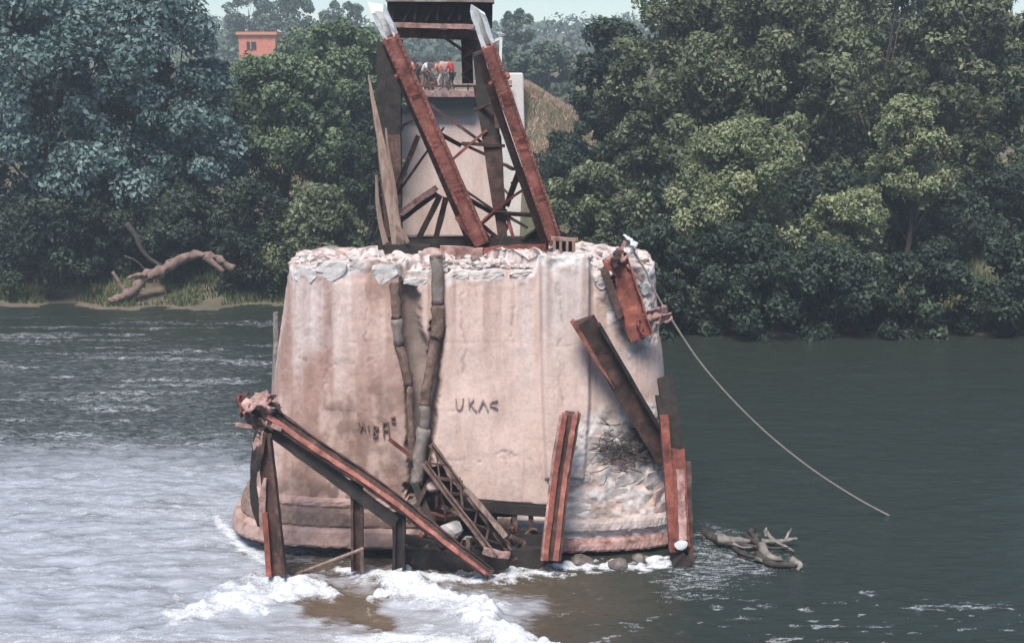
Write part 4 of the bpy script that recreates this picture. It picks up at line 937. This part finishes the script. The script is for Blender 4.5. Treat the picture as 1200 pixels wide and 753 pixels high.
# ================================================================== house on the far hill
hs = thing('brick_house', 'small orange brick house half hidden by trees on the far slope', 'house', pt(302, 70, 158))
x0, x1 = pt(280, 60, 158).x, pt(323, 60, 158).x; z0, z1 = 7.5, pt(300, 41, 158).z
slab('wall', 'orange_brick', x0, x1, 158, 163, z0, z1, hs)
slab('roof', 'shirt_orange', x0 - .25, x1 + .25, 157.7, 163.3, z1 + .004, z1 + .35, hs)
wn = slab('window', 'dark_opening', pt(289, 50, 158).x, pt(300, 50, 158).x, 157.9, 158.05, pt(300, 58, 158).z, pt(300, 49, 158).z, hs)
slab('frame', 'shirt_orange', pt(294, 50, 158).x - .06, pt(294, 50, 158).x + .06, 157.84, 157.89, pt(300, 58, 158).z, pt(300, 49, 158).z, wn)

# ================================================================== trees
def leaf_cloud(cent, rad, n_per, size, rng, flat=.8, droop=0):
    """leaf quads through the volume of many clumps; returns verts, quads and one tone per quad"""
    K = len(cent); n = int(K * n_per); ci = rng.randint(0, K, n)
    d = rng.randn(n, 3); d[:, 2] += .25; d /= np.linalg.norm(d, axis=1)[:, None]
    rr_ = (.45 + .6 * rng.rand(n) ** .6)
    bump_ = .75 + .5 * vnoise(d[:, 0] * 2.2 + ci * 3.7, d[:, 1] * 2.2, d[:, 2] * 2.2)
    P = cent[ci] + d * (rad[ci] * rr_ * bump_)[:, None] * np.array([1, 1, flat])
    if droop: P[:, 2] -= droop * rng.rand(n) ** 2
    nrm = d * .55 + rng.randn(n, 3) * .55 + np.array([0, -.1, .35]); nrm /= np.linalg.norm(nrm, axis=1)[:, None]
    a_ = np.cross(nrm, rng.randn(n, 3)); a_ /= np.linalg.norm(a_, axis=1)[:, None] + 1e-9; b_ = np.cross(nrm, a_)
    s_ = size * (.42 + 1.15 * rng.rand(n) ** 1.8)[:, None]; L, Wd = a_ * s_, b_ * s_ * .55
    V = np.stack([P - L, P + Wd + nrm * s_ * .15, P + L, P - Wd + nrm * s_ * .15], 1).reshape(-1, 3)
    tone = np.clip((rng.rand(K) ** 1.3)[ci] * .85 + .25 * rng.rand(n), 0, 1)
    return V, np.arange(4 * n).reshape(-1, 4), tone
def tree(name, label, cat, px_, Y_, top_y, half_w_px, mat, seed, n_leaf=16000, size=.13, clumps=60, low=.1, group='trees along the far bank', droop=0, depth=None, zlow=None, trunk_r=None, bare=0, shape=1.0):
    rng = np.random.RandomState(seed); rr_ = random.Random(seed)
    x_ = pt(px_, 300, Y_).x; zb_ = float(ground_h(np.array([x_]), np.array([Y_]))[0]) - .15; zt_ = pt(px_, top_y, Y_).z
    Hh = zt_ - zb_; hw = half_w_px * Y_ / FPX; dp = depth or hw * .8
    cz0 = zb_ + Hh * low if zlow is None else zlow
    cent = []; rad_ = []
    clumps = int(clumps * 1.7)
    while len(cent) < clumps:
        zf = rng.rand() ** .85; a_ = rng.rand() * 6.283; rho = min(1, rng.rand() ** .42)
        wz = math.sqrt(max(0, 1 - (max(0, zf - .48) / .56) ** 2)) * (.82 + .18 * min(1, zf / .3)) * (.82 + .36 * float(vnoise(np.array([a_ * 1.1 + seed]), np.array([zf * 4.0]))[0]))
        rc = hw * rng.uniform(.13, .30)
        cent.append((x_ + math.cos(a_) * rho * (hw - rc * .4) * wz, Y_ + math.sin(a_) * rho * dp * wz, cz0 + rc * .3 + zf * (zt_ - cz0 - rc * .9))); rad_.append(rc)
    cent = np.array(cent); rad_ = np.array(rad_)
    t_ = thing(name, label, cat, (x_, Y_, zb_), group)
    tr = trunk_r or max(.08, Hh * .018); mb = MB()
    lean = Vector((rr_.uniform(-.06, .06), 0, 1)); topp = Vector((x_, Y_, zb_)) + lean * Hh * .72
    tp_ = [Vector((x_, Y_, zb_)).lerp(topp, i / 6) + Vector((rr_.uniform(-.1, .1), rr_.uniform(-.1, .1), 0)) * (i > 0) for i in range(7)]
    mb.tube(tp_, [tr * (1.25 if i == 0 else 1 - .8 * i / 6) for i in range(7)], 8)
    for k in range(0, clumps, 2 if clumps < 80 else 3):
        c_ = Vector(cent[k]); f_ = min(.95, max(.12, (c_.z - zb_) / Hh * .62)); i0 = f_ * 6; s_ = tp_[int(i0)].lerp(tp_[min(6, int(i0) + 1)], i0 - int(i0))
        r0 = tr * (1 - .8 * f_) * .5; m_ = s_.lerp(c_, .5) + Vector((rr_.uniform(-.2, .2), rr_.uniform(-.2, .2), rr_.uniform(-.1, .35)))
        mb.tube([s_, m_, c_], [r0, r0 * .6, r0 * .2], 5)
        for q in range(3):
            e = c_ + Vector((rr_.gauss(0, 1), rr_.gauss(0, 1), rr_.gauss(.3, 1))).normalized() * rad_[k] * (1.0 + bare); mb.tube([m_.lerp(c_, .6), c_.lerp(e, .4), e], [r0 * .35, r0 * .22, .008], 4)
    mb.build('trunk', 'bark', t_, True)
    V, Q, tone = leaf_cloud(cent, rad_, n_leaf * 2.5 / clumps, size * .76, rng, .8, droop)
    np_mesh('crown', V, Q, [mat], {'tone': tone}, parent=t_)
    return t_
TR = [
 # left bank
 ('broadleaf_tree', 'tall blue green tree at the far left edge of the river bank', 'tree', 60, 55, -25, 118, 'leaf_blue', 1, 24000, .16, 80, .02),
 ('broadleaf_tree', 'tall blue green tree above the fallen log on left bank', 'tree', 196, 56, -22, 92, 'leaf_blue', 2, 24000, .16, 80, .06),
 ('broadleaf_tree', 'blue green tree growing out of the picture at the outer left', 'tree', -40, 57, -30, 90, 'leaf_blue', 3, 14000, .18, 60, .02),
 ('broadleaf_tree', 'rounded light green tree between the blue tree and the truss', 'tree', 340, 60, 62, 82, 'leaf_green', 4, 20000, .15, 70, .04),
 ('broadleaf_tree', 'mid green tree touching the left side of the truss', 'tree', 408, 64, 22, 62, 'leaf_green', 5, 17000, .15, 60, .04),
 ('broadleaf_tree', 'green tree with sunlit top standing behind left trees below the house', 'tree', 310, 88, 66, 62, 'leaf_green', 6, 12000, .17, 50, .05),
 ('broadleaf_tree', 'darker green tree behind, right of the brick house', 'tree', 372, 95, 30, 52, 'leaf_green', 7, 12000, .18, 50, .05),
 ('broadleaf_tree', 'green tree close behind the left post of the truss', 'tree', 448, 72, 50, 34, 'leaf_green', 8, 9000, .15, 40, .04),
 # right bank
 ('broadleaf_tree', 'dark green tree right beside the far pier and the grassy slope', 'tree', 712, 60, 22, 52, 'leaf_dark', 11, 14000, .15, 60, .03),
 ('broadleaf_tree', 'large olive tree overhanging the river right of the pier', 'tree', 790, 57, -18, 84, 'leaf_olive', 12, 22000, .15, 80, .05),
 ('broadleaf_tree', 'tallest olive green tree in the middle of the right bank', 'tree', 905, 56, -35, 92, 'leaf_olive', 13, 24000, .15, 85, .05),
 ('broadleaf_tree', 'thin crowned tree with bare upper branches at the right', 'tree', 1022, 60, -30, 72, 'leaf_olive', 14, 11000, .14, 55, .1),
 ('broadleaf_tree', 'olive tree on the right bank beyond the thin crowned tree', 'tree', 1120, 57, -20, 84, 'leaf_olive', 15, 17000, .16, 65, .05),
 ('broadleaf_tree', 'dark tree filling the gap behind the large olive tree', 'tree', 850, 70, -22, 80, 'leaf_olive', 17, 14000, .17, 55, .1),
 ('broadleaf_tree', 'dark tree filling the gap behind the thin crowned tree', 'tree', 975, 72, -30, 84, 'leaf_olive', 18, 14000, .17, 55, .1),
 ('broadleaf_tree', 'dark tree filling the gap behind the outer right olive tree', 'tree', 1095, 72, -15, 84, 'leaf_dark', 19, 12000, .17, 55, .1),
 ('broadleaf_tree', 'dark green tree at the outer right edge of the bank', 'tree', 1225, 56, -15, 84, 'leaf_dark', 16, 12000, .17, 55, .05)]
for a_ in TR:
    t_ = tree(*a_)
# smaller waterside bushes
BU = [
 ('willow_bush', 'pale olive willow standing out lightest on right bank', 'bush', 862, 48.2, 138, 82, 'leaf_willow', 21, 12000, .11, 46, .3),
 ('willow_bush', 'round pale green willow at the right over the dark bank', 'bush', 990, 47.6, 218, 50, 'leaf_willow', 22, 7500, .10, 32, .32),
 ('willow_bush', 'yellowish willow at the outer right of the bank', 'bush', 1062, 51, 110, 50, 'leaf_willow', 23, 6000, .11, 30, .45),
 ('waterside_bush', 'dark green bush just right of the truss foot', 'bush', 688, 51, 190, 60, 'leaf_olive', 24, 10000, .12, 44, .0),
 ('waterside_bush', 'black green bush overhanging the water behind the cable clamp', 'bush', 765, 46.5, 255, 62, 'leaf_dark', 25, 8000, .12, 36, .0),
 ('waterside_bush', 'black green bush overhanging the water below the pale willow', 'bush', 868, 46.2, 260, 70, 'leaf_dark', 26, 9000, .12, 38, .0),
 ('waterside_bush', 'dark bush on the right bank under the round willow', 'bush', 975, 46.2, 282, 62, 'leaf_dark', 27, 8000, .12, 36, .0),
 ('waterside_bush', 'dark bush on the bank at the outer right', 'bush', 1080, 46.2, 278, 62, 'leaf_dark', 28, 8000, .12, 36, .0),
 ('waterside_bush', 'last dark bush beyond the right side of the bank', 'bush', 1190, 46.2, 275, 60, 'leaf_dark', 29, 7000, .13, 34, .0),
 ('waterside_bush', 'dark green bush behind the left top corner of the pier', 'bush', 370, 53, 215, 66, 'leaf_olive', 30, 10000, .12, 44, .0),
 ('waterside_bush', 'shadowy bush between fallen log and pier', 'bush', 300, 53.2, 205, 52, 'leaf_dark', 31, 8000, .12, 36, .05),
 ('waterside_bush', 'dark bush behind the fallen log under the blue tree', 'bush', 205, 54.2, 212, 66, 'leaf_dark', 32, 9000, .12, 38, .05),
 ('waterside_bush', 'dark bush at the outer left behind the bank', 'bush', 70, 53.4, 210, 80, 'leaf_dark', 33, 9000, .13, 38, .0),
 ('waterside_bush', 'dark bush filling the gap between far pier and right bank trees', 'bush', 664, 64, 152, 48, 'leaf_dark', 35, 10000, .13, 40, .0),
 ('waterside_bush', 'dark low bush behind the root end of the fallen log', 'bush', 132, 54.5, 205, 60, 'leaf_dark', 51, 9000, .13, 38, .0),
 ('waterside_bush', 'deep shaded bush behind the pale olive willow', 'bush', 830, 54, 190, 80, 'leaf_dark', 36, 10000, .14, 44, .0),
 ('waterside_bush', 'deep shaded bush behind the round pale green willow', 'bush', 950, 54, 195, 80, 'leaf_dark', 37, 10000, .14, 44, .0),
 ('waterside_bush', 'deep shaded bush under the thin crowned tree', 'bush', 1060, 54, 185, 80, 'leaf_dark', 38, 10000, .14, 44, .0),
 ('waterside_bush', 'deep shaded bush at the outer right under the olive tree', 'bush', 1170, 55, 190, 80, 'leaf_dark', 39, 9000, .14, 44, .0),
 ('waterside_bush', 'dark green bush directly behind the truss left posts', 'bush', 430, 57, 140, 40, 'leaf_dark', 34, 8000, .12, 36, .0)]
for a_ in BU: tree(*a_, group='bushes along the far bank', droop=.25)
# hazy distant trees
for a_ in [('distant_tree', 'hazy round distant tree just right of the portal top', 'tree', 603, 150, 10, 27, 'leaf_far', 41, 3500, .30, 26, .1),
           ('distant_tree', 'pale distant tree above the brown grass slope', 'tree', 640, 118, 48, 34, 'leaf_far', 42, 4500, .24, 30, .05),
           ('distant_tree', 'distant tree beside the white pole frame', 'tree', 610, 110, 62, 26, 'leaf_far', 43, 3500, .22, 26, .05),
           ('distant_tree', 'hazy distant tree rising above the brick house', 'tree', 303, 215, -14, 34, 'leaf_far', 44, 3000, .38, 24, .1),
           ('distant_tree', 'hazy distant tree right of the brick house roof', 'tree', 356, 190, -8, 38, 'leaf_far', 45, 3500, .34, 26, .1),
           ('distant_tree', 'dim distant tree left of the left white post tip', 'tree', 412, 175, -2, 36, 'leaf_far', 46, 3500, .32, 26, .1),
           ('distant_tree', 'low distant tree in the haze seen through the portal', 'tree', 500, 200, 62, 30, 'leaf_far', 47, 2500, .36, 22, .1),
           ('distant_tree', 'faint distant tree right of the one seen through the portal', 'tree', 535, 230, 58, 26, 'leaf_far', 48, 2500, .4, 22, .1)]:
    tree(*a_, group='hazy trees on the far slope')
# far woods on the hills: uncountable
rng = np.random.RandomState(77); n = 1100
cx_, cy_ = rng.uniform(-190, 190, n), rng.uniform(180, 380, n)
keep = np.abs(cx_) < cy_ * .62; cx_, cy_ = cx_[keep], cy_[keep]
cz_ = ground_h(cx_, cy_) + rng.uniform(.5, 3.2, len(cx_)); rc_ = rng.uniform(1.6, 3.4, len(cx_))
V, Q, tone = leaf_cloud(np.stack([cx_, cy_, cz_], 1), rc_, 34, .62, rng, .9)
kind(np_mesh('far_woods', V, Q, ['leaf_far'], {'tone': tone}), 'stuff')
# mid-distance scrub between the tree line and the hills
rng = np.random.RandomState(78); n = 420
cx_, cy_ = rng.uniform(-75, 75, n), rng.uniform(66, 175, n)
keep = (np.abs(cx_) < cy_ * .6) & (np.abs(cx_ - EMB_X) > np.where(cy_ < 118, 9.5, 4)); cx_, cy_ = cx_[keep], cy_[keep]
cz_ = ground_h(cx_, cy_) + rng.uniform(.2, 1.4, len(cx_)); rc_ = rng.uniform(.9, 2.0, len(cx_))
V, Q, tone = leaf_cloud(np.stack([cx_, cy_, cz_], 1), rc_, 90, .24, rng, .8)
kind(np_mesh('scrub', V, Q, ['leaf_green'], {'tone': tone}), 'stuff')

# ================================================================== log and roots on the left bank
lo = thing('fallen_log', 'pinkish broken tree trunk lying on the left river bank', 'log', pt(215, 325, 52.2))
P = smooth_path([pt(128, 352, 51.3), pt(154, 342, 51.6), pt(170, 325, 51.9), pt(192, 316, 52.2), pt(212, 304, 52.4), pt(234, 298, 52.4), pt(254, 302, 52.2), pt(274, 316, 52.0)], 5)
mb = MB(); n = len(P); mb.tube(P, [.13 + .10 * math.sin(min(1, i / n * 1.3) * PI) + .045 * math.sin(i * 1.9) + .03 * math.sin(i * 4.1) for i in range(n)], 9, wob=.05); mb.build('trunk', 'pink_log', lo, True)
for pts_, r_ in [([(160, 335), (157, 350), (154, 362)], .14), ([(172, 322), (160, 322), (150, 326)], .10), ([(240, 300), (252, 310), (262, 318)], .16), ([(150, 345), (142, 335), (132, 318)], .12)]:
    Q_ = smooth_path([pt(x, y, 51.7) for x, y in pts_], 4); mb = MB(); mb.tube(Q_, [r_ * (1 - .5 * i / len(Q_)) for i in range(len(Q_))], 7, wob=.02); mb.build('root', 'pink_log', lo, True)
rt = thing('dead_branch', 'dark curving dead branch arching above the fallen log', 'branch', pt(160, 300, 52.6))
for pts_, r_ in [([(148, 262), (158, 275), (166, 292), (176, 303), (190, 312)], .13), ([(146, 300), (160, 306), (172, 318)], .06)]:
    Q_ = smooth_path([pt(x, y, 52.5) for x, y in pts_], 4); mb = MB(); mb.tube(Q_, [r_ * (1 - .5 * i / len(Q_)) for i in range(len(Q_))], 7, wob=.015); mb.build('limb', 'dark_root', rt, True)
# bare hanging branch on the right
mb = MB(); mb.tube(smooth_path([pt(884, 278, 48.0), pt(878, 300, 47.8), pt(876, 318, 47.7), pt(866, 332, 47.7)], 4), [.05 - .002 * i for i in range(13)], 5)
tag(mb.build('bare_branch', 'pink_log'), 'thin bare pale branch hanging before the dark bushes on the right bank', 'branch')
# ------------------------------------------------------------------ grass
def blades(name, xs, ys, hgt, mat, seed, wdt=.04):
    rng = np.random.RandomState(seed); n = len(xs); z = ground_h(xs, ys) - .03
    h_ = hgt * (.5 + rng.rand(n)); an = rng.rand(n) * 6.28; ln = rng.randn(n, 2) * .3
    d = np.stack([np.cos(an), np.sin(an), 0 * an], 1) * wdt; P = np.stack([xs, ys, z], 1)
    tip = P + np.stack([ln[:, 0] * h_, ln[:, 1] * h_, h_], 1)
    V = np.stack([P - d, P + d, tip], 1).reshape(-1, 3)
    kind(np_mesh(name, V, np.arange(3 * n).reshape(-1, 3), [mat], {'tone': np.clip(fbm(xs * .5, ys * .5, o=3) * 1.6 - .3 + rng.rand(n) * .2, 0, 1)}), 'stuff')
rng = np.random.RandomState(5); n = 42000
gx_, gd_ = rng.uniform(-30, 30, n), rng.rand(n) ** 1.3 * 9 + .5
sel = vnoise(gx_ * .8, gd_ * .9) > .36; gx_, gd_ = gx_[sel], gd_[sel]
blades('bank_grass', gx_, bank_y(gx_) + gd_, .30, 'grass_green', 6)
gx_ = EMB_X + rng.uniform(-11, 13, 110000); gy_ = rng.uniform(64, 112, 110000)
sel = ((np.abs(gx_ - EMB_X) > 3.7) | (gy_ > 77)) & (ground_h(gx_, gy_) > 2.2); gx_, gy_ = gx_[sel], gy_[sel]
blades('slope_grass', gx_, gy_, .26, 'grass_brown', 8, .05)

# ================================================================== haze
if HAZE:
    hm = bpy.data.materials.new('haze'); hm.use_nodes = True; ht = hm.node_tree; ht.nodes.clear()
    pv = ht.nodes.new('ShaderNodeVolumePrincipled'); pv.inputs['Color'].default_value = (.78, .89, .97, 1); pv.inputs['Density'].default_value = HAZE
    pv.inputs['Anisotropy'].default_value = .2
    oo = ht.nodes.new('ShaderNodeOutputMaterial'); ht.links.new(pv.outputs[0], oo.inputs['Volume']); M['haze'] = hm
    mb = MB(); mb.box((0, 170, 16.5), (680, 600, 40)); hz = mb.build('haze', 'haze'); kind(hz, 'stuff')
